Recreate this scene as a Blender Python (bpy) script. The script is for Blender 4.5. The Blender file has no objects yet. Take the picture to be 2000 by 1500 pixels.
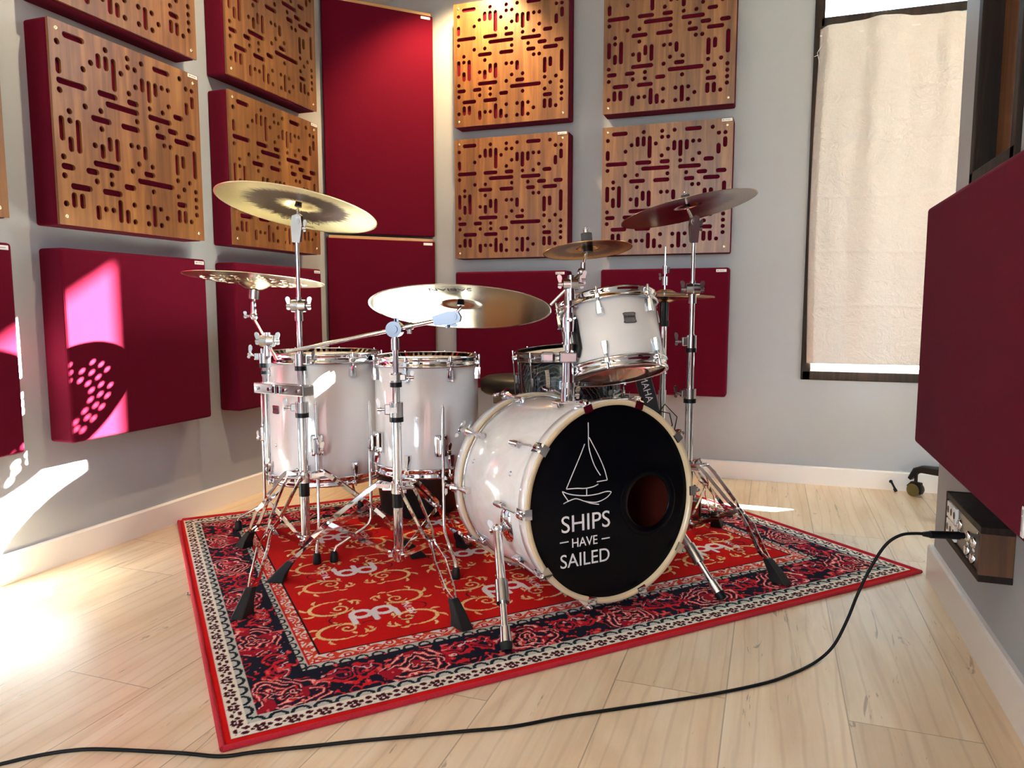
import bpy, bmesh, math, random
import numpy as np
from mathutils import Vector, Matrix, Quaternion

S = bpy.context.scene
COL = S.collection
PI = math.pi

# ------------------------------------------------------------------ camera
cam_d = bpy.data.cameras.new('camera')
cam = bpy.data.objects.new('camera', cam_d)
COL.objects.link(cam)
cam.location = (2.106, 0.0, 0.809)
cam.rotation_euler = (math.radians(90 - 5.931), 0, math.radians(19.449))
cam_d.sensor_width = 36.0
cam_d.lens = 25.75
cam_d.clip_start = 0.02
S.camera = cam

# ------------------------------------------------------------------ world, sun, exposure
W = bpy.data.worlds.new('sky'); S.world = W; W.use_nodes = True
wn = W.node_tree; wn.nodes.clear()
wo = wn.nodes.new('ShaderNodeOutputWorld'); wb = wn.nodes.new('ShaderNodeBackground')
wt = wn.nodes.new('ShaderNodeTexCoord'); wsep = wn.nodes.new('ShaderNodeSeparateXYZ'); wr = wn.nodes.new('ShaderNodeValToRGB')
wn.links.new(wt.outputs['Generated'], wsep.inputs[0]); wn.links.new(wsep.outputs['Z'], wr.inputs[0])
wr.color_ramp.elements[0].position = 0.0; wr.color_ramp.elements[0].color = (0.55, 0.6, 0.55, 1)
wr.color_ramp.elements[1].position = 0.35; wr.color_ramp.elements[1].color = (0.58, 0.79, 1.0, 1)
e = wr.color_ramp.elements.new(0.03); e.color = (0.80, 0.91, 1.0, 1)
wn.links.new(wr.outputs[0], wb.inputs[0]); wb.inputs[1].default_value = 6.0
wn.links.new(wb.outputs[0], wo.inputs[0])

sun_d = bpy.data.lights.new('sun', 'SUN'); sun = bpy.data.objects.new('sun', sun_d); COL.objects.link(sun)
sun_d.energy = 150.0; sun_d.angle = math.radians(0.9); sun_d.color = (1.0, 0.97, 0.9)
sun.rotation_euler = Vector((-1.0, -0.81, -0.875)).to_track_quat('-Z', 'Y').to_euler()

def area(name, loc, target, sx, sy, power, color, portal=False):
    d = bpy.data.lights.new(name, 'AREA'); o = bpy.data.objects.new(name, d); COL.objects.link(o)
    d.shape = 'RECTANGLE'; d.size = sx; d.size_y = sy; d.energy = power; d.color = color
    o.location = loc; o.rotation_euler = (Vector(target) - Vector(loc)).to_track_quat('-Z', 'Y').to_euler()
    if portal: d.cycles.is_portal = True
    return o
# portals in the back window and the added openings: they only guide sky light
area('portal_back', (2.60, 3.72, 2.0), (2.60, 0, 2.0), 0.8, 3.1, 1, (1, 1, 1), True)
area('portal_side', (2.78, -1.4, 1.45), (0, -1.4, 1.45), 2.1, 2.0, 1, (1, 1, 1), True)
area('portal_rear', (1.45, -3.12, 1.5), (1.45, 3, 1.5), 1.3, 2.0, 1, (1, 1, 1), True)
area('portal_far', (5.1, 1.7, 1.35), (0, 1.7, 1.35), 1.1, 1.5, 1, (1, 1, 1), True)

S.view_settings.view_transform = 'Standard'; S.view_settings.look = 'None'
S.view_settings.exposure = 1.42; S.view_settings.gamma = 1.0
S.view_settings.use_curve_mapping = False
try:
    S.cycles.use_denoising = True; S.cycles.caustics_reflective = False
    S.cycles.max_bounces = 10; S.cycles.diffuse_bounces = 5; S.cycles.glossy_bounces = 5
    S.cycles.sample_clamp_indirect = 8.0; S.cycles.caustics_refractive = False; S.cycles.blur_glossy = 0.5
except Exception: pass

# ------------------------------------------------------------------ helpers
def thing(name, label, cat, loc=(0, 0, 0), mat=None, group=None):
    o = bpy.data.objects.new(name, None); COL.objects.link(o)
    o.empty_display_size = 0.05
    if mat is not None: o.matrix_world = mat
    else: o.location = loc
    o['label'] = label; o['category'] = cat
    if group: o['group'] = group
    return o

def tag(o, label, cat, group=None):
    o['label'] = label; o['category'] = cat
    if group: o['group'] = group
    return o

def perp(a):
    a = Vector(a).normalized()
    h = Vector((0, 0, 1)) if abs(a.z) < 0.9 else Vector((1, 0, 0))
    u = a.cross(h).normalized(); return u, a.cross(u).normalized()

def frame(origin, z, x=None):
    z = Vector(z).normalized()
    if x is None: x = perp(z)[0]
    x = Vector(x); x = (x - z * x.dot(z)).normalized(); y = z.cross(x)
    return Matrix(((x.x, y.x, z.x, origin[0]), (x.y, y.y, z.y, origin[1]), (x.z, y.z, z.z, origin[2]), (0, 0, 0, 1)))

class MB:
    def __init__(s, M=None): s.v = []; s.f = []; s.sm = []; s.M = M or Matrix.Identity(4)
    def at(s, M): s.M = M; return s
    def add(s, vs, fs, smooth=False, M=None):
        b = len(s.v); Mx = s.M if M is None else s.M @ M
        s.v += [tuple(Mx @ Vector(p)) for p in vs]
        s.f += [tuple(i + b for i in f) for f in fs]; s.sm += [smooth] * len(fs)
        return s
    def box(s, c, d, M=None):
        x, y, z = d[0] / 2, d[1] / 2, d[2] / 2; c = Vector(c)
        vs = [c + Vector(p) for p in ((-x, -y, -z), (x, -y, -z), (x, y, -z), (-x, y, -z), (-x, -y, z), (x, -y, z), (x, y, z), (-x, y, z))]
        return s.add(vs, [(0, 3, 2, 1), (4, 5, 6, 7), (0, 1, 5, 4), (1, 2, 6, 5), (2, 3, 7, 6), (3, 0, 4, 7)], False, M)
    def bbox(s, c, d, b=0.002, M=None, seg=2):
        bm = bmesh.new(); bmesh.ops.create_cube(bm, size=1)
        bmesh.ops.scale(bm, vec=d, verts=bm.verts)
        bmesh.ops.bevel(bm, geom=list(bm.edges), offset=b, segments=seg, affect='EDGES', profile=0.5)
        bm.verts.index_update()
        vs = [Vector(c) + v.co for v in bm.verts]; fs = [tuple(v.index for v in f.verts) for f in bm.faces]
        bm.free(); return s.add(vs, fs, False, M)
    def lathe(s, prof, n=32, M=None, smooth=True, a0=0, a1=2 * PI, close=False):
        full = abs(a1 - a0 - 2 * PI) < 1e-6; k = n if full else n + 1
        vs = []; fs = []
        for i in range(k):
            t = a0 + (a1 - a0) * i / n; c, q = math.cos(t), math.sin(t)
            for r, z in prof: vs.append((r * c, r * q, z))
        m = len(prof); mm = m if close else m - 1
        for i in range(n):
            j = (i + 1) % k
            for a in range(mm):
                b2 = (a + 1) % m
                fs.append((i * m + a, j * m + a, j * m + b2, i * m + b2))
        return s.add(vs, fs, smooth, M)
    def cyl(s, p0, p1, r0, r1=None, n=16, M=None):
        p0 = Vector(p0); p1 = Vector(p1); r1 = r0 if r1 is None else r1
        F = frame(p0, p1 - p0); L = (p1 - p0).length
        vs = []; 
        for i in range(n):
            t = 2 * PI * i / n; vs.append((r0 * math.cos(t), r0 * math.sin(t), 0))
        for i in range(n):
            t = 2 * PI * i / n; vs.append((r1 * math.cos(t), r1 * math.sin(t), L))
        vs = [F @ Vector(p) for p in vs]
        b = len(s.v)
        s.add(vs, [(i, (i + 1) % n, n + (i + 1) % n, n + i) for i in range(n)], True, M)
        s.add(vs, [tuple(reversed(range(n))), tuple(range(n, 2 * n))], False, M)
        return s
    def sweep(s, pts, prof, up=None, M=None, smooth=False, cap=True, scale=None):
        pts = [Vector(p) for p in pts]; n = len(pts); m = len(prof); vs = []
        ref = None
        for i, p in enumerate(pts):
            t = (pts[min(i + 1, n - 1)] - pts[max(i - 1, 0)]).normalized()
            if up is not None: x = Vector(up); x = (x - t * x.dot(t)).normalized()
            else:
                if ref is None: ref = perp(t)[0]
                x = (ref - t * ref.dot(t)).normalized(); ref = x
            y = t.cross(x); k = 1 if scale is None else scale[i]
            for a, b in prof: vs.append(p + x * a * k + y * b * k)
        fs = [(i * m + a, i * m + (a + 1) % m, (i + 1) * m + (a + 1) % m, (i + 1) * m + a) for i in range(n - 1) for a in range(m)]
        s.add(vs, fs, smooth, M)
        if cap: s.add(vs[:m], [tuple(reversed(range(m)))], False, M); s.add(vs[-m:], [tuple(range(m))], False, M)
        return s
    def tube(s, pts, r, n=12, M=None, scale=None):
        return s.sweep(pts, [(r * math.cos(2 * PI * i / n), r * math.sin(2 * PI * i / n)) for i in range(n)], None, M, True, True, scale)
    def bar(s, pts, w, t, up, M=None):   # w along 'up' hint, t across
        return s.sweep(pts, [(-w / 2, -t / 2), (w / 2, -t / 2), (w / 2, t / 2), (-w / 2, t / 2)], up, M)
    def ball(s, c, r, n=16, sc=(1, 1, 1), M=None):
        prof = [(r * math.sin(PI * i / (n // 2)), -r * math.cos(PI * i / (n // 2))) for i in range(n // 2 + 1)]
        X = Matrix.Translation(Vector(c)) @ Matrix.Diagonal((sc[0], sc[1], sc[2], 1))
        return s.lathe(prof, n, X if M is None else M @ X)
    def prism(s, poly, h, M=None):
        n = len(poly); vs = [(x, y, 0) for x, y in poly] + [(x, y, h) for x, y in poly]
        return s.add(vs, [tuple(reversed(range(n))), tuple(range(n, 2 * n))] + [(i, (i + 1) % n, n + (i + 1) % n, n + i) for i in range(n)], False, M)
    def wing(s, c, axis, side, L=0.026, w=0.012):
        """wing nut: hub along axis, two flat leaf wings along 'side'"""
        c = Vector(c); axis = Vector(axis).normalized(); side = Vector(side); side = (side - axis * side.dot(axis)).normalized()
        s.cyl(c, c + axis * w * 1.1, w * 0.5, w * 0.42, 12)
        leaf = [(0, -w * .3), (L * .3, -w * .34), (L * .6, -w * .58), (L * .85, -w * .5), (L, -w * .12), (L * .98, w * .25), (L * .8, w * .5), (L * .5, w * .42), (L * .25, w * .3), (0, w * .3)]
        for sg in (-1, 1):
            kk = .5 if sg < 0 else 1.15
            F = frame(c + axis * w * .6, side.cross(axis), side * sg)
            d = (side * sg + axis * .14).normalized()
            F = frame(c + axis * w * .6 - side.cross(axis) * .0018, side.cross(axis), d)
            s.prism([(a * kk, b * (1 if sg > 0 else .8)) for a, b in leaf], 0.0036, F)
        return s
    def mesh(s, name):
        me = bpy.data.meshes.new(name); me.from_pydata(s.v, [], s.f)
        me.polygons.foreach_set('use_smooth', s.sm); me.update(); return me
    def build(s, name, mat, parent=None, bevel=0, world=False, M=None, label=None):
        me = s.mesh(name); 
        if mat: me.materials.append(mat)
        o = bpy.data.objects.new(name, me); COL.objects.link(o)
        if parent is not None:
            o.parent = parent
            if world: o.matrix_parent_inverse = parent.matrix_world.inverted() if False else Matrix.Identity(4); 
            if world:
                inv = parent_inv(parent); me.transform(inv)
        if M is not None: o.matrix_basis = M
        if bevel:
            b = o.modifiers.new('b', 'BEVEL'); b.width = bevel; b.segments = 2; b.limit_method = 'ANGLE'; b.angle_limit = math.radians(40)
        if label: o['label'] = label
        return o

def parent_inv(p):
    M = p.matrix_basis.copy(); q = p.parent
    while q is not None: M = q.matrix_basis @ M; q = q.parent
    return M.inverted()

def copyobj(o, parent=None, M=None, name=None):
    c = o.copy(); COL.objects.link(c)
    if parent is not None: c.parent = parent
    if M is not None: c.matrix_basis = M
    for ch in list(o.children): copyobj(ch, c)
    return c

def struct(o): o['kind'] = 'structure'; return o

# ------------------------------------------------------------------ materials
def srgb(r, g, b):
    f = lambda c: (c / 255 / 12.92) if c / 255 <= 0.04045 else ((c / 255 + 0.055) / 1.055) ** 2.4
    return (f(r), f(g), f(b), 1)

class N:
    def __init__(s, name):
        s.m = bpy.data.materials.new(name); s.m.use_nodes = True; s.t = s.m.node_tree
        s.p = s.t.nodes['Principled BSDF']
    def n(s, ty, **kw):
        x = s.t.nodes.new(ty)
        for k, v in kw.items():
            if k.startswith('_'): setattr(x, k[1:], v)
            else:
                key = k.replace('__', ' ')
                x.inputs[int(key[1:]) if key[0] == 'i' and key[1:].isdigit() else key].default_value = v
        return x
    def l(s, a, b): s.t.links.new(a, b)
    def math(s, op, a, b=None, c=None):
        x = s.t.nodes.new('ShaderNodeMath'); x.operation = op
        for i, v in enumerate((a, b, c)):
            if v is None: continue
            if isinstance(v, (int, float)): x.inputs[i].default_value = v
            else: s.l(v, x.inputs[i])
        return x.outputs[0]
    def mix(s, f, a, b, mode='MIX'):
        x = s.t.nodes.new('ShaderNodeMix'); x.data_type = 'RGBA'; x.blend_type = mode
        for i, v in ((0, f), (6, a), (7, b)):
            if isinstance(v, (int, float)): x.inputs[i].default_value = v
            elif isinstance(v, tuple): x.inputs[i].default_value = v
            else: s.l(v, x.inputs[i])
        return x.outputs[2]
    def ramp(s, f, els):
        x = s.t.nodes.new('ShaderNodeValToRGB'); r = x.color_ramp
        r.elements[0].position, r.elements[0].color = els[0]; r.elements[1].position, r.elements[1].color = els[1]
        for p, c in els[2:]:
            q = r.elements.new(p); q.color = c
        s.l(f, x.inputs[0]); return x.outputs[0]
    def coord(s, kind='Object', scale=(1, 1, 1), rot=(0, 0, 0)):
        c = s.t.nodes.new('ShaderNodeTexCoord'); mp = s.t.nodes.new('ShaderNodeMapping')
        mp.inputs['Scale'].default_value = scale; mp.inputs['Rotation'].default_value = rot
        s.l(c.outputs[kind], mp.inputs[0]); return mp.outputs[0]
    def noise(s, v, scale, detail=3, rough=.5, dist=0):
        x = s.n('ShaderNodeTexNoise', Scale=scale, Detail=detail, Roughness=rough, Distortion=dist); s.l(v, x.inputs['Vector']); return x.outputs['Fac']
    def bump(s, h, strength=.2, dist=.002):
        x = s.n('ShaderNodeBump', Strength=strength, Distance=dist); s.l(h, x.inputs['Height']); s.l(x.outputs[0], s.p.inputs['Normal'])

def simple(name, col, rough=.5, metal=0, coat=0, noise=0, nscale=40, spec=.5, bump=0, bscale=300):
    a = N(name); a.p.inputs['Roughness'].default_value = rough; a.p.inputs['Metallic'].default_value = metal
    a.p.inputs['Coat Weight'].default_value = coat; a.p.inputs['Coat Roughness'].default_value = .05
    a.p.inputs['Specular IOR Level'].default_value = spec
    c = a.coord()
    if noise:
        f = a.noise(c, nscale, 4)
        dk = tuple(x * (1 - noise) for x in col[:3]) + (1,); lt = tuple(min(1, x * (1 + noise)) for x in col[:3]) + (1,)
        a.l(a.mix(f, dk, lt), a.p.inputs['Base Color'])
    else: a.p.inputs['Base Color'].default_value = col
    if bump: a.bump(a.noise(c, bscale, 4), bump)
    return a.m

M_ = {}
M_['wall'] = simple('wall_paint', srgb(164, 167, 171), .6, noise=.02, nscale=3, bump=.12, bscale=160)
M_['rear'] = simple('rear_wall_dark', srgb(46, 10, 18), .9, noise=.1, nscale=4)  # unseen wall, coloured dark so the chrome reflects dark bands
M_['ceil'] = simple('ceiling_paint', srgb(222, 214, 205), .7)
M_['base'] = simple('baseboard_paint', srgb(238, 232, 226), .35, noise=.01)
M_['chrome'] = simple('chrome', (.78, .79, .81, 1), .05, 1, noise=.03, nscale=60)
M_['satin'] = simple('satin_metal', (.46, .46, .47, 1), .22, 1, noise=.05)
M_['grey'] = simple('grey_cast_metal', (.11, .12, .15, 1), .22, 1)
M_['darkmetal'] = simple('dark_chrome', (.25, .24, .24, 1), .18, 1)
M_['rubber'] = simple('black_rubber', (.008, .008, .009, 1), .5, noise=.2, bump=.1, spec=.25)
M_['blackp'] = simple('black_plastic', (.004, .004, .005, 1), .35, noise=.1, spec=.3)
M_['blackcloth'] = simple('black_vinyl', (.005, .007, .008, 1), .5, noise=.3, nscale=8, bump=.15, bscale=60)
M_['felt'] = simple('grey_felt', (.10, .10, .10, 1), .95, noise=.4, nscale=400, bump=.5, bscale=900)
M_['white'] = simple('white_plastic', (.85, .84, .82, 1), .4)
M_['ink'] = simple('black_ink', (.01, .01, .01, 1), .5)
M_['print'] = simple('white_print', (.9, .88, .87, 1), .45)
M_['hoopwood'] = simple('cream_hoop_edge', srgb(228, 208, 168), .3, coat=.4, noise=.05, nscale=9)
M_['headblack'] = simple('black_drum_head', (.0015, .0015, .003, 1), .22, noise=.1, spec=.12)
M_['headwhite'] = simple('coated_drum_head', (.75, .74, .72, 1), .55)
M_['headclear'] = simple('clear_brown_head', srgb(120, 78, 66), .12, coat=.6)
M_['shellin'] = simple('inner_shell_wood', srgb(84, 26, 14), .5, noise=.15, nscale=10)
M_['brassbolt'] = simple('brass_screw', (.85, .75, .55, 1), .2, 1)
M_['cord'] = simple('black_cable', (.004, .004, .004, 1), .5, spec=.2)
M_['tape'] = simple('masking_tape', srgb(196, 178, 150), .7, noise=.1, nscale=50)
M_['blue'] = simple('blue_ring', srgb(40, 30, 120), .4)
M_['glassy'] = simple('translucent_wheel', srgb(90, 80, 40), .1, coat=.5)

def pearl():
    a = N('white_pearl_wrap'); c = a.coord(scale=(1, 1, 1))
    n1 = a.noise(c, 9, 5, .6, 2.5); n2 = a.noise(c, 26, 4, .6, 1.5)
    f = a.math('MULTIPLY', n1, 1)
    col = a.ramp(f, [(.3, srgb(238, 235, 226)), (.72, srgb(252, 251, 248)), (.5, srgb(246, 244, 238))])
    st = a.ramp(n2, [(.62, (0, 0, 0, 1)), (.7, (1, 1, 1, 1))])
    a.l(a.mix(a.math('MULTIPLY', st, .35), col, srgb(250, 248, 246)), a.p.inputs['Base Color'])
    a.p.inputs['Roughness'].default_value = .22; a.p.inputs['Coat Weight'].default_value = 1; a.p.inputs['Coat Roughness'].default_value = .03
    return a.m
M_['pearl'] = pearl()
def lacquer(name, c0, c1):
    a = N(name); c = a.coord(); a.l(a.mix(a.noise(c, 4, 3), c0, c1), a.p.inputs['Base Color'])
    a.p.inputs['Roughness'].default_value = .25; a.p.inputs['Coat Weight'].default_value = 1; a.p.inputs['Coat Roughness'].default_value = .02
    return a.m
M_['lacquer'] = lacquer('white_lacquer', srgb(243, 242, 238), srgb(251, 250, 247))

def blackswirl():
    a = N('black_swirl_wrap'); c = a.coord(); w = a.n('ShaderNodeTexWave', Scale=22, Distortion=11, Detail=3); w.wave_type = 'RINGS'
    w.inputs['Detail Scale'].default_value = 1.2; a.l(c, w.inputs['Vector'])
    a.l(a.ramp(w.outputs['Fac'], [(.35, (.004, .007, .009, 1)), (1, (.06, .09, .10, 1)), (.8, (.012, .022, .026, 1))]), a.p.inputs['Base Color'])
    a.p.inputs['Roughness'].default_value = .2; a.p.inputs['Coat Weight'].default_value = 1
    return a.m
M_['swirl'] = blackswirl()

def fabric():
    a = N('burgundy_fabric'); c = a.coord()
    n = a.noise(c, 700, 2, .7); n2 = a.noise(c, 5, 3)
    col = a.mix(n, srgb(66, 3, 18), srgb(100, 17, 38)); col = a.mix(a.math('MULTIPLY', n2, .25), col, srgb(88, 1, 30))
    a.l(col, a.p.inputs['Base Color']); a.p.inputs['Roughness'].default_value = .95
    a.p.inputs['Specular IOR Level'].default_value = .05
    a.p.inputs['Sheen Weight'].default_value = .05; a.p.inputs['Sheen Roughness'].default_value = .5; a.p.inputs['Sheen Tint'].default_value = srgb(235, 150, 175)
    a.bump(n, .35, .001); return a.m
M_['fabric'] = fabric()

def wood(name, c0, c1, c2, gs=(26, 26, 1.6), rough=.38, board=9.0, axis=0, obrand=True, coat=0, spec=.5):
    """grain runs along local z; boards differ across x"""
    a = N(name); c = a.coord('Object', gs)
    oi = a.n('ShaderNodeObjectInfo')
    add = a.n('ShaderNodeVectorMath', _operation='ADD'); a.l(c, add.inputs[0])
    cx = a.n('ShaderNodeCombineXYZ')
    if obrand: a.l(a.math('MULTIPLY', oi.outputs['Random'], 37.0), cx.inputs[2]); a.l(a.math('MULTIPLY', oi.outputs['Random'], 11.0), cx.inputs[0])
    a.l(cx.outputs[0], add.inputs[1])
    n1 = a.noise(add.outputs[0], 1.0, 6, .62, .8); n2 = a.noise(add.outputs[0], 4.5, 3, .5, .3)
    tc = a.n('ShaderNodeTexCoord'); sp = a.n('ShaderNodeSeparateXYZ'); a.l(tc.outputs['Object'], sp.inputs[0])
    bd = a.math('FLOOR', a.math('MULTIPLY', sp.outputs[axis], board)); 
    if obrand: bd = a.math('ADD', bd, a.math('MULTIPLY', oi.outputs['Random'], 50))
    wnz = a.n('ShaderNodeTexWhiteNoise', _noise_dimensions='1D'); a.l(bd, wnz.inputs['W'])
    col = a.ramp(n1, [(.28, c0), (.72, c2), (.5, c1)])
    col = a.mix(a.math('MULTIPLY', n2, .35), col, c0)
    hsv = a.n('ShaderNodeHueSaturation'); a.l(col, hsv.inputs['Color']); a.l(a.math('MULTIPLY_ADD', wnz.outputs['Value'], .35, .82), hsv.inputs['Value'])
    a.l(hsv.outputs[0], a.p.inputs['Base Color']); a.p.inputs['Roughness'].default_value = rough
    a.p.inputs['Coat Weight'].default_value = coat; a.p.inputs['Coat Roughness'].default_value = .3; a.p.inputs['Specular IOR Level'].default_value = spec
    a.bump(n2, .06, .001); return a.m
M_['walnut'] = wood('walnut_panel', srgb(80, 46, 22), srgb(122, 77, 38), srgb(154, 106, 56), coat=.35)
M_['plyedge'] = simple('ply_edge', srgb(196, 160, 110), .6, noise=.1)
M_['tanwood'] = wood('tan_wood', srgb(176, 130, 80), srgb(204, 160, 106), srgb(224, 184, 134), gs=(1.6, 26, 26), board=1)
M_['darkwood'] = wood('dark_stained_wood', srgb(18, 12, 9), srgb(38, 27, 21), srgb(62, 46, 36), gs=(40, 40, 2), board=3, rough=.6, obrand=False, spec=.2)
M_['midwood'] = wood('mid_brown_wood', srgb(58, 34, 18), srgb(92, 56, 30), srgb(124, 82, 46), gs=(30, 30, 3), board=14, rough=.5, obrand=False)

def floor_mat():
    a = N('oak_laminate'); tc = a.n('ShaderNodeTexCoord'); sp = a.n('ShaderNodeSeparateXYZ'); a.l(tc.outputs['Object'], sp.inputs[0])
    X, Y = sp.outputs[0], sp.outputs[1]
    u = a.math('DIVIDE', a.math('ADD', X, -2.508 + 0.2325 * 20), .2325); pi = a.math('FLOOR', u); fu = a.math('FRACT', u)
    w1 = a.n('ShaderNodeTexWhiteNoise', _noise_dimensions='1D'); a.l(pi, w1.inputs['W'])
    v = a.math('ADD', a.math('DIVIDE', Y, 1.29), a.math('ADD', w1.outputs['Value'], 20)); pj = a.math('FLOOR', v); fv = a.math('FRACT', v)
    cid = a.n('ShaderNodeCombineXYZ'); a.l(pi, cid.inputs[0]); a.l(pj, cid.inputs[1])
    w2 = a.n('ShaderNodeTexWhiteNoise', _noise_dimensions='2D'); a.l(cid.outputs[0], w2.inputs['Vector'])
    gv = a.n('ShaderNodeCombineXYZ'); a.l(a.math('ADD', a.math('MULTIPLY', X, 9), a.math('MULTIPLY', w2.outputs['Value'], 60)), gv.inputs[0]); a.l(a.math('MULTIPLY', Y, 1.1), gv.inputs[1]); a.l(a.math('MULTIPLY', w2.outputs['Value'], 31), gv.inputs[2])
    n1 = a.noise(gv.outputs[0], 1.0, 5, .55, 1.2)
    rings = a.n('ShaderNodeTexWave', Scale=.9, Distortion=9, Detail=4); rings.inputs['Detail Scale'].default_value = .9; a.l(gv.outputs[0], rings.inputs['Vector'])
    fine = a.n('ShaderNodeCombineXYZ'); a.l(a.math('MULTIPLY', X, 160), fine.inputs[0]); a.l(a.math('MULTIPLY', Y, 5), fine.inputs[1])
    n2 = a.noise(fine.outputs[0], 1, 3, .6)
    col = a.ramp(n1, [(.25, srgb(208, 178, 144)), (.75, srgb(244, 226, 200)), (.5, srgb(230, 205, 172))])
    col = a.mix(a.math('MULTIPLY', a.ramp(rings.outputs['Fac'], [(.0, (1, 1, 1, 1)), (.12, (0, 0, 0, 1))]), .22), col, srgb(166, 132, 100))
    col = a.mix(a.math('MULTIPLY', n2, .25), col, srgb(190, 158, 126))
    # cracks / knots
    kn = a.noise(gv.outputs[0], 1.7, 4, .7, 3.0)
    kk = a.ramp(kn, [(.645, (0, 0, 0, 1)), (.69, (1, 1, 1, 1))])
    col = a.mix(a.math('MULTIPLY', kk, .6), col, srgb(120, 96, 74))
    hsv = a.n('ShaderNodeHueSaturation'); a.l(col, hsv.inputs['Color']); a.l(a.math('MULTIPLY_ADD', w2.outputs['Value'], .16, .93), hsv.inputs['Value'])
    ex = a.math('LESS_THAN', a.math('MINIMUM', fu, a.math('SUBTRACT', 1, fu)), .006); ey = a.math('LESS_THAN', a.math('MINIMUM', fv, a.math('SUBTRACT', 1, fv)), .0011)
    seam = a.math('MAXIMUM', ex, ey)
    a.l(a.mix(a.math('MULTIPLY', seam, .5), hsv.outputs[0], srgb(110, 84, 60)), a.p.inputs['Base Color'])
    a.l(a.math('MULTIPLY_ADD', n2, .12, .26), a.p.inputs['Roughness'])
    a.bump(a.math('SUBTRACT', a.math('MULTIPLY', n2, .15), seam), .25, .001); return a.m
M_['floor'] = floor_mat()

def cymbal_mat(name, base, dark, R, r0, r1, amount, rough=.28, stain=.3):
    a = N(name); tc = a.n('ShaderNodeTexCoord'); sp = a.n('ShaderNodeSeparateXYZ'); a.l(tc.outputs['Object'], sp.inputs[0])
    r = a.math('SQRT', a.math('ADD', a.math('MULTIPLY', sp.outputs[0], sp.outputs[0]), a.math('MULTIPLY', sp.outputs[1], sp.outputs[1])))
    ang = a.math('ARCTAN2', sp.outputs[1], sp.outputs[0])
    cv = a.n('ShaderNodeCombineXYZ'); a.l(a.math('MULTIPLY', r, 900), cv.inputs[0]); a.l(a.math('MULTIPLY', ang, .8), cv.inputs[1])
    groove = a.noise(cv.outputs[0], 1, 2, .5)
    st = a.n('ShaderNodeCombineXYZ'); a.l(a.math('MULTIPLY', r, 14), st.inputs[0]); a.l(a.math('MULTIPLY', ang, 9), st.inputs[1])
    rag = a.noise(st.outputs[0], 1.3, 5, .65)
    rr = a.math('ADD', a.math('DIVIDE', r, R), a.math('MULTIPLY', a.math('SUBTRACT', rag, .5), .35))
    up = a.n('ShaderNodeMapRange', _interpolation_type='SMOOTHSTEP'); a.l(rr, up.inputs[0]); up.inputs[1].default_value = r0 - .06; up.inputs[2].default_value = r0 + .02
    dn = a.n('ShaderNodeMapRange', _interpolation_type='SMOOTHSTEP'); a.l(rr, dn.inputs[0]); dn.inputs[1].default_value = r1 - .03; dn.inputs[2].default_value = r1 + .14; dn.inputs[3].default_value = 1; dn.inputs[4].default_value = 0
    band = a.math('MULTIPLY', a.math('MULTIPLY', up.outputs[0], dn.outputs[0]), amount)
    blot = a.noise(tc.outputs['Object'], 22, 4, .6)
    col = a.mix(a.math('MULTIPLY', blot, stain), base, tuple(x * .6 for x in base[:3]) + (1,))
    col = a.mix(band, col, dark)
    a.l(col, a.p.inputs['Base Color']); a.p.inputs['Metallic'].default_value = 1
    a.l(a.math('MULTIPLY_ADD', groove, .12, rough - .06), a.p.inputs['Roughness'])
    a.p.inputs['Anisotropic'].default_value = .6
    tg = a.n('ShaderNodeTangent', _direction_type='RADIAL', _axis='Z'); a.l(tg.outputs[0], a.p.inputs['Tangent'])
    a.bump(groove, .12, .0006); return a.m

def linen():
    a = N('cream_linen'); c = a.coord('Object', (1, 1, 1)); 
    wv = a.noise(a.coord('Object', (500, 500, 60)), 1, 2); wh = a.noise(a.coord('Object', (60, 60, 500)), 1, 2)
    cr = a.noise(c, 12, 6, .65, 1.5); cr2 = a.noise(c, 34, 4, .6, 2.0)
    col = a.mix(a.math('MULTIPLY', a.math('ADD', wv, wh), .5), srgb(212, 202, 193), srgb(240, 232, 225))
    a.l(col, a.p.inputs['Base Color']); a.p.inputs['Roughness'].default_value = .9
    b = a.n('ShaderNodeBump', Strength=.9, Distance=.012); a.l(a.math('ADD', a.math('MULTIPLY', cr, 1.0), a.math('MULTIPLY', cr2, .35)), b.inputs['Height']); a.l(b.outputs[0], a.p.inputs['Normal'])
    tr = a.n('ShaderNodeBsdfTranslucent'); a.l(col, tr.inputs[0]); a.l(b.outputs[0], tr.inputs['Normal'])
    ms = a.n('ShaderNodeMixShader', Fac=.008); a.l(a.p.outputs[0], ms.inputs[1]); a.l(tr.outputs[0], ms.inputs[2])
    out = a.t.nodes['Material Output']; a.l(ms.outputs[0], out.inputs['Surface']); return a.m
M_['linen'] = linen()

def glass():
    a = N('window_glass'); g = a.n('ShaderNodeBsdfGlossy', Roughness=.02); t = a.n('ShaderNodeBsdfTransparent'); t.inputs[0].default_value = (.93, .97, .96, 1)
    ms = a.n('ShaderNodeMixShader', Fac=.05); a.l(t.outputs[0], ms.inputs[1]); a.l(g.outputs[0], ms.inputs[2])
    a.l(ms.outputs[0], a.t.nodes['Material Output'].inputs['Surface']); return a.m
M_['glass'] = glass()

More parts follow.
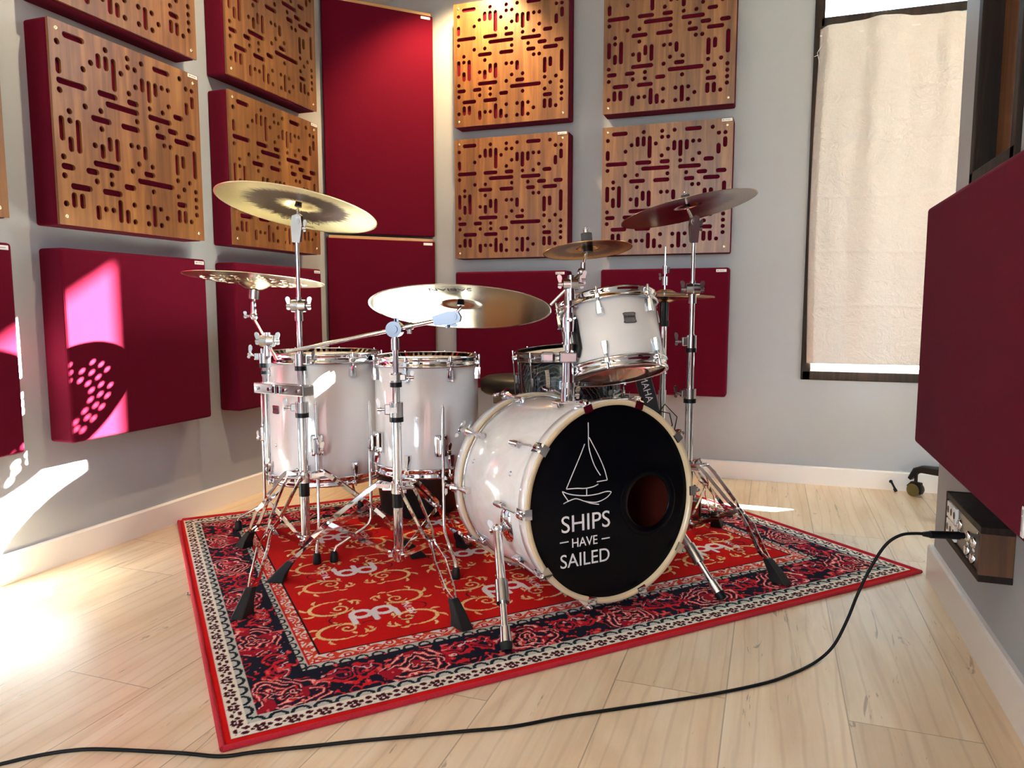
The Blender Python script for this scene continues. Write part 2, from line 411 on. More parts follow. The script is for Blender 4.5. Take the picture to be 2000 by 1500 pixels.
# ------------------------------------------------------------------ the room
WY = 3.597          # back wall face
RX = 2.59           # partition face
RY = 2.44           # partition end
def zc(x): return 2.34 + 0.45 * x     # sloping ceiling
def slab(name, mat, boxes):
    b = MB()
    for c, d in boxes: b.box(c, d)
    return struct(b.build(name, mat))
def quadwall(name, mat, polys):
    """polys: list of (poly in x-z, y0, y1)"""
    b = MB()
    for P, y0, y1 in polys:
        n = len(P); vs = [(x, y0, z) for x, z in P] + [(x, y1, z) for x, z in P]
        b.add(vs, [tuple(range(n)), tuple(reversed(range(n, 2 * n)))] + [(i, n + i, n + (i + 1) % n, (i + 1) % n) for i in range(n)])
    return struct(b.build(name, mat))
fl = slab('floor', M_['floor'], [((2.4, .4, -.05), (5.6, 6.9, .1))])
slab('wall_left', M_['wall'], [((-.06, .35, 1.25), (.12, 6.8, 2.7))])
WX0, WX1, WZ0 = 2.245, 3.02, .488        # back window opening
quadwall('wall_back', M_['wall'], [
    ([(-.12, 0), (WX0, 0), (WX0, zc(WX0)), (-.12, zc(-.12))], WY, WY + .16),
    ([(WX1, 0), (5.2, 0), (5.2, zc(5.2)), (WX1, zc(WX1))], WY, WY + .16),
    ([(WX0, 0), (WX1, 0), (WX1, WZ0), (WX0, WZ0)], WY, WY + .16),
    ([(WX0, 2.94), (WX1, 3.24), (WX1, zc(WX1)), (WX0, zc(WX0))], WY, WY + .16)])
# partition with the end facing the back wall; dark framed opening in it
PZ0 = 1.125; PY0, PY1 = 1.86, 2.235
quadwall('wall_rear', M_['rear'], [
    ([(-.12, 0), (5.2, 0), (5.2, .5), (-.12, .5)], -3.1, -2.95),
    ([(-.12, 2.5), (5.2, 2.5), (5.2, zc(5.2)), (-.12, zc(-.12) )], -3.1, -2.95),
    ([(-.12, .5), (.8, .5), (.8, 2.5), (-.12, 2.5)], -3.1, -2.95),
    ([(2.1, .5), (5.2, .5), (5.2, 2.5), (2.1, 2.5)], -3.1, -2.95)])
b = MB()
def pbox(y0, y1, z0, z1, x0=RX, x1=RX + .14): b.box(((x0 + x1) / 2, (y0 + y1) / 2, (z0 + z1) / 2), (x1 - x0, y1 - y0, z1 - z0))
pbox(-.35, RY, 0, PZ0); pbox(PY1, RY, PZ0, 3.6); pbox(-.35, PY0, PZ0, 3.6); pbox(-2.95, -2.45, 0, 3.6); pbox(-2.45, -.35, 0, .45); pbox(-2.45, -.35, 2.45, 3.6); pbox(PY0, PY1, 2.3, 3.6)
struct(b.build('wall_right', M_['wall']))
b = MB()
for y0, y1, z0, z1 in ((-.1, .4, 0, 4.7), (2.25, WY + .1, 0, 4.7), (.4, 1.15, 0, 4.7), (1.15, 2.25, 0, .6), (1.15, 2.25, 2.1, 4.7)):
    b.box((5.2, (y0 + y1) / 2, (z0 + z1) / 2), (.12, y1 - y0, z1 - z0))
b.box((3.97, -.1, 2.35), (2.48, .1, 4.7)); struct(b.build('wall_far', M_['wall']))
quadwall('ceiling', M_['ceil'], [([(-.12, zc(-.12)), (5.3, zc(5.3)), (5.3, zc(5.3) + .12), (-.12, zc(-.12) + .12)], -.15, WY + .16), ([(-.12, zc(-.12)), (2.78, zc(2.78)), (2.78, zc(2.78) + .12), (-.12, zc(-.12) + .12)], -3.1, -.15)])

def board(name, pts, h=.083, t=.014):
    """skirting along a polyline on the floor (list of x,y); room side is given by the thickness offset"""
    b = MB()
    for (x0, y0), (x1, y1) in zip(pts[:-1], pts[1:]):
        d = Vector((x1 - x0, y1 - y0, 0)); L = d.length; d.normalize(); n = Vector((d.y, -d.x, 0))
        F = frame((x0, y0, 0), d, n)   # local z along, x = normal
        b.prism([(0, 0), (t, 0), (t, h - .004), (t - .004, h), (0, h)], L, F @ Matrix(((1, 0, 0, 0), (0, 1, 0, 0), (0, 0, 1, 0), (0, 0, 0, 1))))
    return b
def skirt(name, x0, y0, x1, y1, nx, ny, h, t=.015):
    b = MB(); d = Vector((x1 - x0, y1 - y0, 0)); L = d.length; d.normalize(); n = Vector((nx, ny, 0))
    prof = [(0, 0), (t, 0), (t, h - .005), (t - .005, h), (0, h)]
    vs = []
    for p in (Vector((x0, y0, 0)), Vector((x1, y1, 0))):
        for a, z in prof: vs.append(p + n * a + Vector((0, 0, z)))
    m = 5
    b.add(vs, [tuple(range(m)), tuple(reversed(range(m, 2 * m)))] + [(i, m + i, m + (i + 1) % m, (i + 1) % m) for i in range(m)])
    o = struct(b.build(name, M_['base'])); return o
skirt('baseboard_left', 0, -2.9, 0, WY, 1, 0, .088)
skirt('baseboard_back', 0.015, WY, 5.1, WY, 0, -1, .083)
skirt('baseboard_right', RX, -2.9, RX, RY + .012, -1, 0, .098)
skirt('baseboard_end', RX, RY, RX + .14, RY, 0, 1, .098)

# back window (window_1): dark wood frame, transom rail, two panes
def window_frame():
    y0, y1 = WY - .012, WY + .07; f = .036
    b = MB(); 
    def bx(x0, x1, z0, z1, ya=y0, yb=y1): b.bbox(((x0 + x1) / 2, (ya + yb) / 2, (z0 + z1) / 2), (x1 - x0, yb - ya, z1 - z0), .003)
    bx(WX0 - .005, WX0 + f, WZ0 - .005, 2.96); bx(WX1 - f, WX1 + .005, WZ0 - .005, 3.25); bx(WX0, WX1, WZ0 - .005, WZ0 + .036)
    bx(WX0 + .02, WX1, 2.022, 2.062); 
    P = [(WX0, 2.885), (WX1, 3.18), (WX1, 3.25), (WX0, 2.955)]
    b.add([(x, y0, z) for x, z in P] + [(x, y1, z) for x, z in P], [(0, 1, 2, 3), (7, 6, 5, 4)] + [(i, 4 + i, 4 + (i + 1) % 4, (i + 1) % 4) for i in range(4)])
    o = struct(b.build('window_1', M_['darkwood']))
    g = MB(); yg = WY + .045
    g.box(((WX0 + WX1) / 2, yg, (WZ0 + 2.04) / 2), (WX1 - WX0 - .04, .006, 2.04 - WZ0 - .03)).build('lower_pane', M_['glass'], o)
    g = MB(); P = [(WX0 + .02, 2.05), (WX1 - .02, 2.05), (WX1 - .02, 3.20), (WX0 + .02, 2.91)]
    g.add([(x, yg - .003, z) for x, z in P] + [(x, yg + .003, z) for x, z in P], [(0, 1, 2, 3), (7, 6, 5, 4)] + [(i, 4 + i, 4 + (i + 1) % 4, (i + 1) % 4) for i in range(4)])
    g.build('upper_pane', M_['glass'], o)
    s_ = MB(); s_.box(((WX0 + WX1) / 2, yg - .02, WZ0 + .045), (WX1 - WX0 - .07, .012, .012)).build('glazing_bead', M_['white'], o)
window_frame()
# unseen rear, side and far windows, added to let sky light in
def plain_window(name, cx, cy, cz, sx, sy, sz):
    b = MB(); 
    if sx > sy:
        for dz in (-sz / 2, sz / 2): b.box((cx, cy, cz + dz), (sx, .08, .06))
        for dx in (-sx / 2, 0, sx / 2): b.box((cx + dx, cy, cz), (.06, .08, sz))
    else:
        for dz in (-sz / 2, sz / 2): b.box((cx, cy, cz + dz), (.08, sy, .06))
        for dy in (-sy / 2, 0, sy / 2): b.box((cx, cy + dy, cz), (.08, .06, sz))
    return struct(b.build(name, M_['darkwood']))
plain_window('added_window_2', 1.45, -3.02, 1.5, 1.3, .08, 2.0)
plain_window('added_window_5', 2.66, -1.4, 1.45, .08, 2.1, 2.0)
plain_window('added_window_3', 5.2, 1.7, 1.35, .08, 1.1, 1.5)
# outside terrace strip seen under the curtain
tb = MB(); tb.box((3.2, 6.2, -.3), (9, 5, .1)); struct(tb.build('ground_outside', simple('pale_outdoor_paving', srgb(150, 190, 190), .8, noise=.2, nscale=3)))

# dark framed inner window in the partition
def inner_window():
    b = MB(); x0, x1 = RX - .012, RX + .13
    def bx(y0, y1, z0, z1, xa=x0, xb=x1): b.bbox(((xa + xb) / 2, (y0 + y1) / 2, (z0 + z1) / 2), (xb - xa, y1 - y0, z1 - z0), .002)
    bx(PY1 - .03, PY1 + .004, PZ0, 2.3); bx(PY0 - .004, PY0 + .03, PZ0, 2.3); bx(PY0, PY1, PZ0 - .004, PZ0 + .03); bx(PY0, PY1, 2.27, 2.3)
    o = struct(b.build('window_4', M_['darkwood']))
    s1 = MB(); s1.bbox((RX + .06, PY1 - .10, 1.7), (.05, .13, 1.15), .004).build('brown_pane_board', M_['midwood'], o)  # brown boards stand in for a wide stile and the brown reflection in glass
    s1 = MB(); s1.bbox((RX + .05, PY1 - .255, 1.7), (.05, .16, 1.15), .004).build('brown_pane_board', M_['midwood'], o)
inner_window()

# ------------------------------------------------------------------ acoustic panels
HOLES = "1,20,3,20 6,20,6,20 9,20,9,20 11,20,11,20 13,20,15,20 17,20,17,20 0,19,0,19 9,19,9,19 10,19,10,19 18,19,18,19 19,19,19,19 5,19,5,18 6,19,6,18 7,19,7,16 8,18,8,18 4,18,4,18 11,18,11,17 12,18,12,16 13,18,13,17 14,18,14,18 15,18,15,18 19,18,19,17 18,17,18,16 3,17,3,17 10,17,10,17 9,16,9,16 15,16,15,16 0,17,0,16 12,15,12,15 14,15,14,15 16,15,17,15 0,15,3,15 5,15,7,15 9,15,10,15 6,14,10,14 12,14,15,14 15,13,16,13 18,13,19,13 0,14,0,14 10,13,10,13 13,13,13,13 13,12,14,12 16,12,18,12 3,13,3,13 5,13,5,13 4,12,6,12 8,12,10,12 1,12,1,12 1,11,1,11 5,11,5,11 14,11,14,11 15,11,15,11 0,11,0,9 2,11,2,8 1,9,1,8 6,10,6,9 7,10,7,8 4,9,4,9 5,9,5,8 9,10,9,10 10,10,10,10 11,10,11,9 16,10,16,8 17,10,17,9 19,11,19,8 10,8,10,8 12,8,12,8 9,7,9,7 11,7,12,7 10,6,15,6 4,7,7,7 0,7,0,7 0,6,1,6 0,5,0,5 16,7,16,7 18,7,18,7 17,6,17,6 19,6,19,6 16,5,16,5 19,5,19,5 19,4,19,4 19,3,19,3 16,4,17,4 3,6,4,6 6,6,6,6 6,5,6,5 4,5,4,5 8,5,9,5 12,5,12,5 1,4,3,4 5,4,7,4 1,3,1,2 2,3,2,2 0,2,0,2 9,3,9,3 11,3,11,3 12,3,12,1 13,3,13,3 14,2,14,2 16,3,16,2 17,3,17,2 18,2,18,2 4,2,4,1 5,2,5,2 6,2,6,2 7,3,7,1 8,2,8,1 9,1,9,1 11,1,11,1 13,1,13,1"
PS = .595; PT = .099
def wood_face_mesh():
    cu = bpy.data.curves.new('face', 'CURVE'); cu.dimensions = '2D'; cu.fill_mode = 'BOTH'; cu.extrude = .0045
    def poly(pts):
        sp = cu.splines.new('POLY'); sp.points.add(len(pts) - 1); sp.use_cyclic_u = True
        for p, q in zip(sp.points, pts): p.co = (q[0], q[1], 0, 1)
    poly([(.0015, .0015), (PS - .0015, .0015), (PS - .0015, PS - .0015), (.0015, PS - .0015)])
    r = .0094
    for h in HOLES.split():
        i0, j0, i1, j1 = map(int, h.split(','))
        g = lambda i, j: (.0255 + i * .02805 + .002, .0095 + j * .0275)
        a, c = g(i0, j0), g(i1, j1)
        if a[1] > c[1]: a, c = c, a
        pts = []
        if a[0] != c[0]:
            for k in range(9): t = PI / 2 + PI * k / 8; pts.append((a[0] + r * math.cos(t), a[1] + r * math.sin(t)))
            for k in range(9): t = -PI / 2 + PI * k / 8; pts.append((c[0] + r * math.cos(t), c[1] + r * math.sin(t)))
        else:
            for k in range(9): t = PI + PI * k / 8; pts.append((a[0] + r * math.cos(t), a[1] + r * math.sin(t)))
            for k in range(9): t = PI * k / 8; pts.append((c[0] + r * math.cos(t), c[1] + r * math.sin(t)))
        poly(pts)
    o = bpy.data.objects.new('tmp', cu); COL.objects.link(o)
    dg = bpy.context.evaluated_depsgraph_get(); me = bpy.data.meshes.new_from_object(o.evaluated_get(dg))
    bpy.data.objects.remove(o); 
    # local frame: x right, z up, -y is out of the wall (towards the room)
    me.transform(Matrix(((1, 0, 0, 0), (0, 0, -1, 0), (0, 1, 0, 0), (0, 0, 0, 1))))
    me.name = 'wood_face'; me.materials.append(M_['walnut']); return me
WFACE = wood_face_mesh()
def rbody(w, h, y0, y1, b=.008):
    m = MB(); m.bbox((w / 2, (y0 + y1) / 2, h / 2), (w, abs(y1 - y0), h), b, seg=3); return m
def tag_mesh(w, h):   # small white maker's tag, with a faint grey mark
    m = MB(); m.bbox((w - .029, 0, h - .010), (.046, .002, .0125), .0009); return m
def screw_mesh():
    m = MB(); m.lathe([(0, -.0026), (.004, -.0022), (.0062, -.0008), (.0064, .001), (0, .001)][::-1], 14, Matrix.Rotation(-PI / 2 * 0, 4, 'X'))
    m2 = MB(Matrix.Rotation(PI / 2, 4, 'X')); m2.lathe([(.0064, -.001), (.0062, .0008), (.004, .0022), (0.0015, .0026), (.0015, .0016), (0, .0016)], 14); return m2
SCREW = screw_mesh().mesh('screw'); SCREW.materials.append(M_['brassbolt'])
def make_panel(kind, M, label, group, w=PS, h=PS, t=PT):
    """local frame: x right along the wall, z up, y into the wall; y=0 is the front"""
    o = thing('acoustic_panel', label, 'acoustic panel', mat=M, group=group)
    if kind == 'wood':
        b = rbody(w, h, .0105, t); f = b.build('fabric_body', M_['fabric'], o)
        wf = bpy.data.objects.new('wood_face', WFACE); COL.objects.link(wf); wf.parent = o; wf.location = (0, .0048, 0)
        for sx, sz in ((.027, .027), (w - .027, .027), (.027, h - .025), (w - .027, h - .033)):
            s = bpy.data.objects.new('screw', SCREW); COL.objects.link(s); s.parent = o; s.location = (sx, 0, sz)
        tg = tag_mesh(w, h).build('tag', M_['white'], o); tg.location = (0, -.0008, 0)
    else:
        rbody(w, h, 0, t, .010).build('fabric_body', M_['fabric'], o)
        tg = tag_mesh(w, h).build('tag', M_['white'], o); tg.location = (-.006, -.0008, -.004)
    mk = MB(); mk.box((w - .044, -.002, h - .010), (.008, .0006, .004)); mk.box((w - .026, -.002, h - .010), (.022, .0006, .0022)); mk.build('tag_print', simple('grey_print', (.25, .25, .25, 1), .6) if 'gp' not in M_ else M_['gp'], tg)
    return o
M_['gp'] = simple('grey_print', (.3, .3, .3, 1), .6)
def onleft(y, z, x=PT): return Matrix(((0, -1, 0, x), (1, 0, 0, y), (0, 0, 1, z), (0, 0, 0, 1)))
def onback(x, z, y=WY - PT): return Matrix(((1, 0, 0, x), (0, 1, 0, y), (0, 0, 1, z), (0, 0, 0, 1)))
def onright(y, z, x): return Matrix(((0, 1, 0, x), (-1, 0, 0, y), (0, 0, 1, z), (0, 0, 0, 1)))
G1 = 'panels hung on the left wall'; G2 = 'panels hung on the back wall'
L0, L1, L2 = .896, 1.6423, 2.3926
make_panel('wood', onleft(L0, 1.6513 - PS), 'slotted wooden panel cut off by the left edge of the photo', G1)
make_panel('red', onleft(L0, .989 - PS), 'plain burgundy panel cut off by the left edge of the photo', G1)
make_panel('wood', onleft(L1, 1.6513 - PS), 'large slotted wooden panel with pale glare above the sunlit burgundy panel', G1)
make_panel('wood', onleft(L1, 2.3007 - PS), 'slotted wooden panel cut off by the top left of the photo', G1)
make_panel('red', onleft(L1, .989 - PS), 'plain burgundy panel with sun patch and round dotted cymbal shadow', G1)
make_panel('wood', onleft(L2, 1.6513 - PS), 'slotted wooden panel directly behind the high left crash cymbal', G1)
make_panel('wood', onleft(L2, 2.3007 - PS), 'slotted wooden panel in top row left of tall red corner trap', G1)
make_panel('red', onleft(L2, .989 - PS), 'plain burgundy panel on left wall beside the corner trap, behind floor toms', G1)
B0, B1 = .5608, 1.3223
make_panel('wood', onback(B0, 2.3075 - PS), 'warmly lit slotted wooden panel, top row just right of the corner', G2)
make_panel('wood', onback(B0, 1.654 - PS), 'slotted wooden panel, second row right of the corner trap', G2)
make_panel('red', onback(B0, .9923 - PS), 'plain burgundy panel on back wall behind the large ride cymbal', G2)
make_panel('wood', onback(B1, 2.3075 - PS), 'slotted wooden panel in top row nearest the curtained window', G2)
make_panel('wood', onback(B1, 1.654 - PS), 'slotted wooden panel behind the right crash cymbal', G2)
make_panel('red', onback(B1, .9923 - PS), 'plain burgundy panel on back wall behind the hi-hat', G2)
pr_ = make_panel('red', onright(2.118, .462, 2.466), 'large plain burgundy panel on the near right wall above the socket box', None, .95, .596, .122)
for c in list(pr_.children):
    if c.name.startswith('tag'): c.matrix_basis = Matrix.Translation((.876, -.0008, .033)) @ Matrix.Rotation(PI / 2, 4, 'Y') @ Matrix.Translation((-(.95 - .029), 0, -(.596 - .010)))
# corner traps: flat panels standing diagonally across the corner
A_ = Vector((.018, 3.165, 0)); B_ = Vector((.417, WY - .032, 0)); dl = (B_ - A_).length; dx = (B_ - A_).normalized(); nrm = Vector((-dx.y, dx.x, 0))
def trap(z0, h, label):
    F = Matrix(((dx.x, nrm.x, 0, A_.x), (dx.y, nrm.y, 0, A_.y), (0, 0, 1, z0), (0, 0, 0, 1)))
    o = thing('corner_trap', label, 'bass trap', mat=F, group='burgundy traps across the corner')
    n = 24; m = MB(); m.bbox((dl / 2, .0115, (h - .014) / 2), (dl, .022, h - .014), .005, seg=3); m.build('fabric_front', M_['fabric'], o)
    tr = MB(); tr.add([(0.01, .006, h - .014), (dl - .01, .006, h - .014), (dl / 2 , dl / 2 - .06, h - .014), (0.01, .006, h), (dl - .01, .006, h), (dl / 2, dl / 2 - .06, h)],
                      [(0, 2, 1), (3, 4, 5), (0, 1, 4, 3), (1, 2, 5, 4), (2, 0, 3, 5)]); tr.build('top_board', M_['tanwood'], o)
    t = MB(); t.bbox((dl - .04, 0, h - .028), (.05, .002, .013), .0009); t.build('tag', M_['white'], o)
trap(1.182, 1.125, 'tall upper burgundy trap across the room corner')
trap(.04, 1.130, 'lower burgundy trap across the corner under a pale wooden ledge')

# ------------------------------------------------------------------ curtain
def curtain():
    x0, x1, z0, z1 = 2.250, 3.03, .560, 2.018; nx, nz = 150, 300; yb = 3.566
    P = np.zeros(((nx + 1) * (nz + 1), 3)); k = 0
    rng = np.random.RandomState(3)
    for j in range(nz + 1):
        for i in range(nx + 1):
            s = i / nx; t = j / nz; x = x0 + (x1 - x0) * s; z = z0 + (z1 - z0) * t
            amp = .004 + .008 * t ** 3
            y = yb - amp * math.sin(s * 2 * PI * 3.3 + .6) - .003 * math.sin(s * 2 * PI * 8.2 + 1.2 * math.sin(t * 5)) * (.25 + .75 * t) 
            pin = max(0, 1 - abs(t - .905) / .05)          # gathered heading tape
            y += pin * .006 * math.cos(s * 2 * PI * 7)
            for cz_, ph_ in ((.17, 0), (.335, 1.2), (.50, 2.1), (.655, .4), (.80, 3.0)):
                y -= .0035 * math.exp(-((t - cz_ - .006 * math.sin(s * 6 + ph_) - .012 * s) / .005) ** 2)
            y -= .009 * math.exp(-((s - .31) / .05) ** 2) * (.3 + .7 * math.sin(PI * min(1, t * 1.1)))
            z += (.012 * math.sin(s * 7.2 - .5) + .010 * s) * max(0, (t - .8) / .2)
            x += -.012 * math.sin(PI * min(1, t * 1.05)) * (1 - s) ** 3 + .012 * (1 - s) ** 3; y = min(y, 3.578); y += (3.5845 - y) * max(0, 1 - s / .035)
            P[k] = (x, y, z); k += 1
    f = [(j * (nx + 1) + i, j * (nx + 1) + i + 1, (j + 1) * (nx + 1) + i + 1, (j + 1) * (nx + 1) + i) for j in range(nz) for i in range(nx)]
    m = MB(); m.v = [tuple(p) for p in P]; m.f = f; m.sm = [True] * len(f)
    root = thing('curtain', 'cream linen curtain hung over the tall dark framed window', 'curtain', (2.6, yb, z0))
    c = m.build('cloth', M_['linen'], root, world=True)
    sd = c.modifiers.new('s', 'SOLIDIFY'); sd.thickness = .0012
    h = MB(); h.tube([(2.262, 3.535, 1.86), (2.252, 3.53, 1.9), (2.268, 3.535, 1.93)], .0015, 6); h.tube([(2.254, 3.53, 1.89), (2.240, 3.53, 1.885)], .0012, 6)
    h.build('curtain_hook', M_['white'], root, world=True)
    r = MB(); r.cyl((2.262, 3.581, 1.985), (3.03, 3.581, 1.985), .004); r.build('curtain_wire', M_['white'], root, world=True)
curtain()

# ------------------------------------------------------------------ ceiling spot lamps (unseen fixtures above the frame)
def spot(loc, tgt, power, label, size=1.9, col=(1, .68, .32)):
    o = thing('ceiling_spot', label, 'lamp', loc)
    d = (Vector(tgt) - Vector(loc)).normalized(); L = Vector(loc)
    m = MB(); F = frame(L, -d); m.lathe([(.034, -.03), (.036, -.03), (.036, .05), (0, .05)], 24, F); m.lathe([(.034, -.03), (.02, .03), (0, .03)], 24, F); m.build('can', M_['satin'], o, world=True)
    st = MB(); st.cyl(L - d * .05, Vector((L.x, L.y, zc(L.x))), .006); st.build('stem', M_['satin'], o, world=True)
    ld = bpy.data.lights.new('spot_light', 'SPOT'); lo = bpy.data.objects.new('spot_light', ld); COL.objects.link(lo)
    ld.energy = power; ld.color = col; ld.spot_size = size; ld.spot_blend = .6; ld.shadow_soft_size = .03
    lo.parent = o; lo.location = (d * .035); lo.rotation_euler = d.to_track_quat('-Z', 'Y').to_euler()
spot((.72, 3.22, 2.52), (.62, 3.5, 1.6), 48, 'warm ceiling spot above the room corner')
spot((1.05, 1.85, 2.72), (.1, 1.95, 1.55), 42, 'warm ceiling spot aimed at the slotted panels of the left wall', 1.25, (1, .84, .55))

# ------------------------------------------------------------------ text helper
def text_mesh(name, s, w, h, M, mat, parent, ext=.0004, sx=None, shear=0):
    cu = bpy.data.curves.new(name, 'FONT'); cu.body = s; cu.extrude = ext; cu.align_x = 'LEFT'; cu.shear = shear; cu.resolution_u = 4
    o = bpy.data.objects.new('tmp', cu); COL.objects.link(o)
    dg = bpy.context.evaluated_depsgraph_get(); me = bpy.data.meshes.new_from_object(o.evaluated_get(dg)); bpy.data.objects.remove(o)
    n = len(me.vertices); co = np.zeros(n * 3); me.vertices.foreach_get('co', co); co = co.reshape(-1, 3)
    mn, mx = co[:, :2].min(0), co[:, :2].max(0)
    co[:, 0] = (co[:, 0] - mn[0]) / (mx[0] - mn[0]) * w; co[:, 1] = (co[:, 1] - mn[1]) / (mx[1] - mn[1]) * h
    me.vertices.foreach_set('co', co.ravel()); me.transform(M); me.update()
    me.materials.clear(); me.materials.append(mat); me.name = name
    ob = bpy.data.objects.new(name, me); COL.objects.link(ob)
    if parent is not None: ob.parent = parent
    return ob

def stroke(m, pts, w, M, z=0, h=.0005):
    """flat ribbon with thickness, smoothed through the points, in the xy plane of M"""
    P = [Vector((a, b, 0)) for a, b in pts]; Q = []
    n = len(P)
    for i in range(n - 1):
        p0 = P[max(i - 1, 0)]; p1 = P[i]; p2 = P[i + 1]; p3 = P[min(i + 2, n - 1)]
        for k in range(6):
            t = k / 6; Q.append(.5 * ((2 * p1) + (p2 - p0) * t + (2 * p0 - 5 * p1 + 4 * p2 - p3) * t * t + (3 * p1 - p0 - 3 * p2 + p3) * t ** 3))
    Q.append(P[-1])
    vs = []
    for i, q in enumerate(Q):
        d = (Q[min(i + 1, len(Q) - 1)] - Q[max(i - 1, 0)]).normalized(); nn = Vector((-d.y, d.x, 0)) * w / 2
        vs += [q + nn + Vector((0, 0, z)), q - nn + Vector((0, 0, z)), q + nn + Vector((0, 0, z + h)), q - nn + Vector((0, 0, z + h))]
    fs = []
    for i in range(len(Q) - 1):
        a = i * 4; b = a + 4; fs += [(a + 2, a + 3, b + 3, b + 2), (a, b, b + 1, a + 1), (a, a + 2, b + 2, b), (a + 1, b + 1, b + 3, a + 3)]
    m.add(vs, fs, False, M)

Rz = lambda a: Matrix.Rotation(a, 4, 'Z')

# ------------------------------------------------------------------ drums
def hoop_prof(r, t=.0022, h=.030):   # die-cast style hoop, profile around z (top at +)
    return [(r - .006, h * .55), (r + .001, h * .55), (r + .001, -h * .45), (r + .009, -h * .45), (r + .009, -h * .25), (r + .0045, -h * .15), (r + .0045, h * .3), (r + .0075, h * .42), (r + .0065, h * .62), (r - .005, h * .64)]
def lug_mesh(z_end, sgn, rs):
    """small tapered lug casing near a shell end; sgn=+1 top, -1 bottom; at angle 0, radius rs"""
    m = MB(); z0 = z_end - sgn * .052; 
    prof = [(-.011, -sgn * .006), (.011, -sgn * .006), (.0115, sgn * .008), (.007, sgn * .034), (-.007, sgn * .034), (-.0115, sgn * .008)]
    n = len(prof); vs = []
    for x, k in ((rs - .001, 1), (rs + .010, .9), (rs + .017, .55)):
        for a, b in prof: vs.append((x, a * k, z0 + b * (1 if k == 1 else .92)))
    fs = [(i, (i + 1) % n, n + (i + 1) % n, n + i) for i in range(n)] + [(n + i, n + (i + 1) % n, 2 * n + (i + 1) % n, 2 * n + i) for i in range(n)] + [tuple(range(2 * n, 3 * n))]
    if sgn < 0: pass
    m.add(vs, fs); 
    m.cyl((rs + .012, 0, z0 + sgn * .004), (rs + .012, 0, z0 + sgn * .036), .005, .0036, 12)
    return m.mesh('lug')
def rod_mesh(z_end, sgn, rs):
    m = MB(); z0 = z_end - sgn * .052
    m.cyl((rs + .012, 0, z0 + sgn * .03), (rs + .012, 0, z_end + sgn * .012), .0028, None, 10)
    m.bbox((rs + .010, 0, z_end - sgn * .004), (.014, .016, .016), .003)
    m.cyl((rs + .012, 0, z_end + sgn * .008), (rs + .012, 0, z_end + sgn * .022), .0042, .0034, 8)
    return m.mesh('tension_rod')
def shared(me, name, mat, parent, M):
    if not me.materials: me.materials.append(mat)
    o = bpy.data.objects.new(name, me); COL.objects.link(o); o.parent = parent; o.matrix_basis = M; return o
def drum(name, label, cat, base, axis, R, depth, nl, shell, a0=0, group=None, headb=None, x=None, full_lugs=False, lugmat=None):
    """base = centre of bottom shell edge"""
    M = frame(base, axis, x); t = thing(name, label, cat, mat=M, group=group)
    m = MB(); m.lathe([(R, .006), (R, depth - .006), (R - .006, depth - .002), (R - .006, .002), (R, .006)], 72); m.build('shell', shell, t)
    for sgn, z, nm in ((1, depth, 'top'), (-1, 0, 'bottom')):
        h = MB(); pr = [(a, z + sgn * b) for a, b in hoop_prof(R)]
        h.lathe(pr if sgn > 0 else pr[::-1], 72, close=True); h.build(nm + '_hoop', M_['chrome'], t)
        d = MB(); zz = z + sgn * (.004 if sgn > 0 or headb is None else .016)
        d.lathe([(0, zz), (R * .6, zz), (R - .003, zz), (R + .001, zz - sgn * (.006 if headb is None or sgn > 0 else .012))][::-sgn], 56); d.build(nm + '_head', M_['headwhite'] if sgn > 0 else (headb or M_['headwhite']), t)
        lm = lug_mesh(z, sgn, R) if not full_lugs else None; rm = rod_mesh(z, sgn, R)
        for k in range(nl):
            ang = a0 + 2 * PI * k / nl
            if lm is not None: lo = shared(lm, 'lug', lugmat or M_['chrome'], t, Rz(ang)); ro = shared(rm, 'tension_rod', M_['chrome'], lo, Matrix.Identity(4))
            else: shared(rm, 'tension_rod', M_['chrome'], t, Rz(ang))
    if full_lugs:
        q = MB(); q.cyl((R + .006, 0, depth * .5 - .014), (R + .006, 0, depth * .5 + .014), .009, None, 14); q.cyl((R - .002, 0, depth / 2), (R + .012, 0, depth / 2), .007, .006, 12)
        q.cyl((R + .012, 0, .01), (R + .012, 0, depth - .01), .0028, None, 8); lm = q.mesh('lug')
        for k in range(nl): shared(lm, 'lug', lugmat or M_['darkmetal'], t, Rz(a0 + 2 * PI * k / nl))
    return t, M

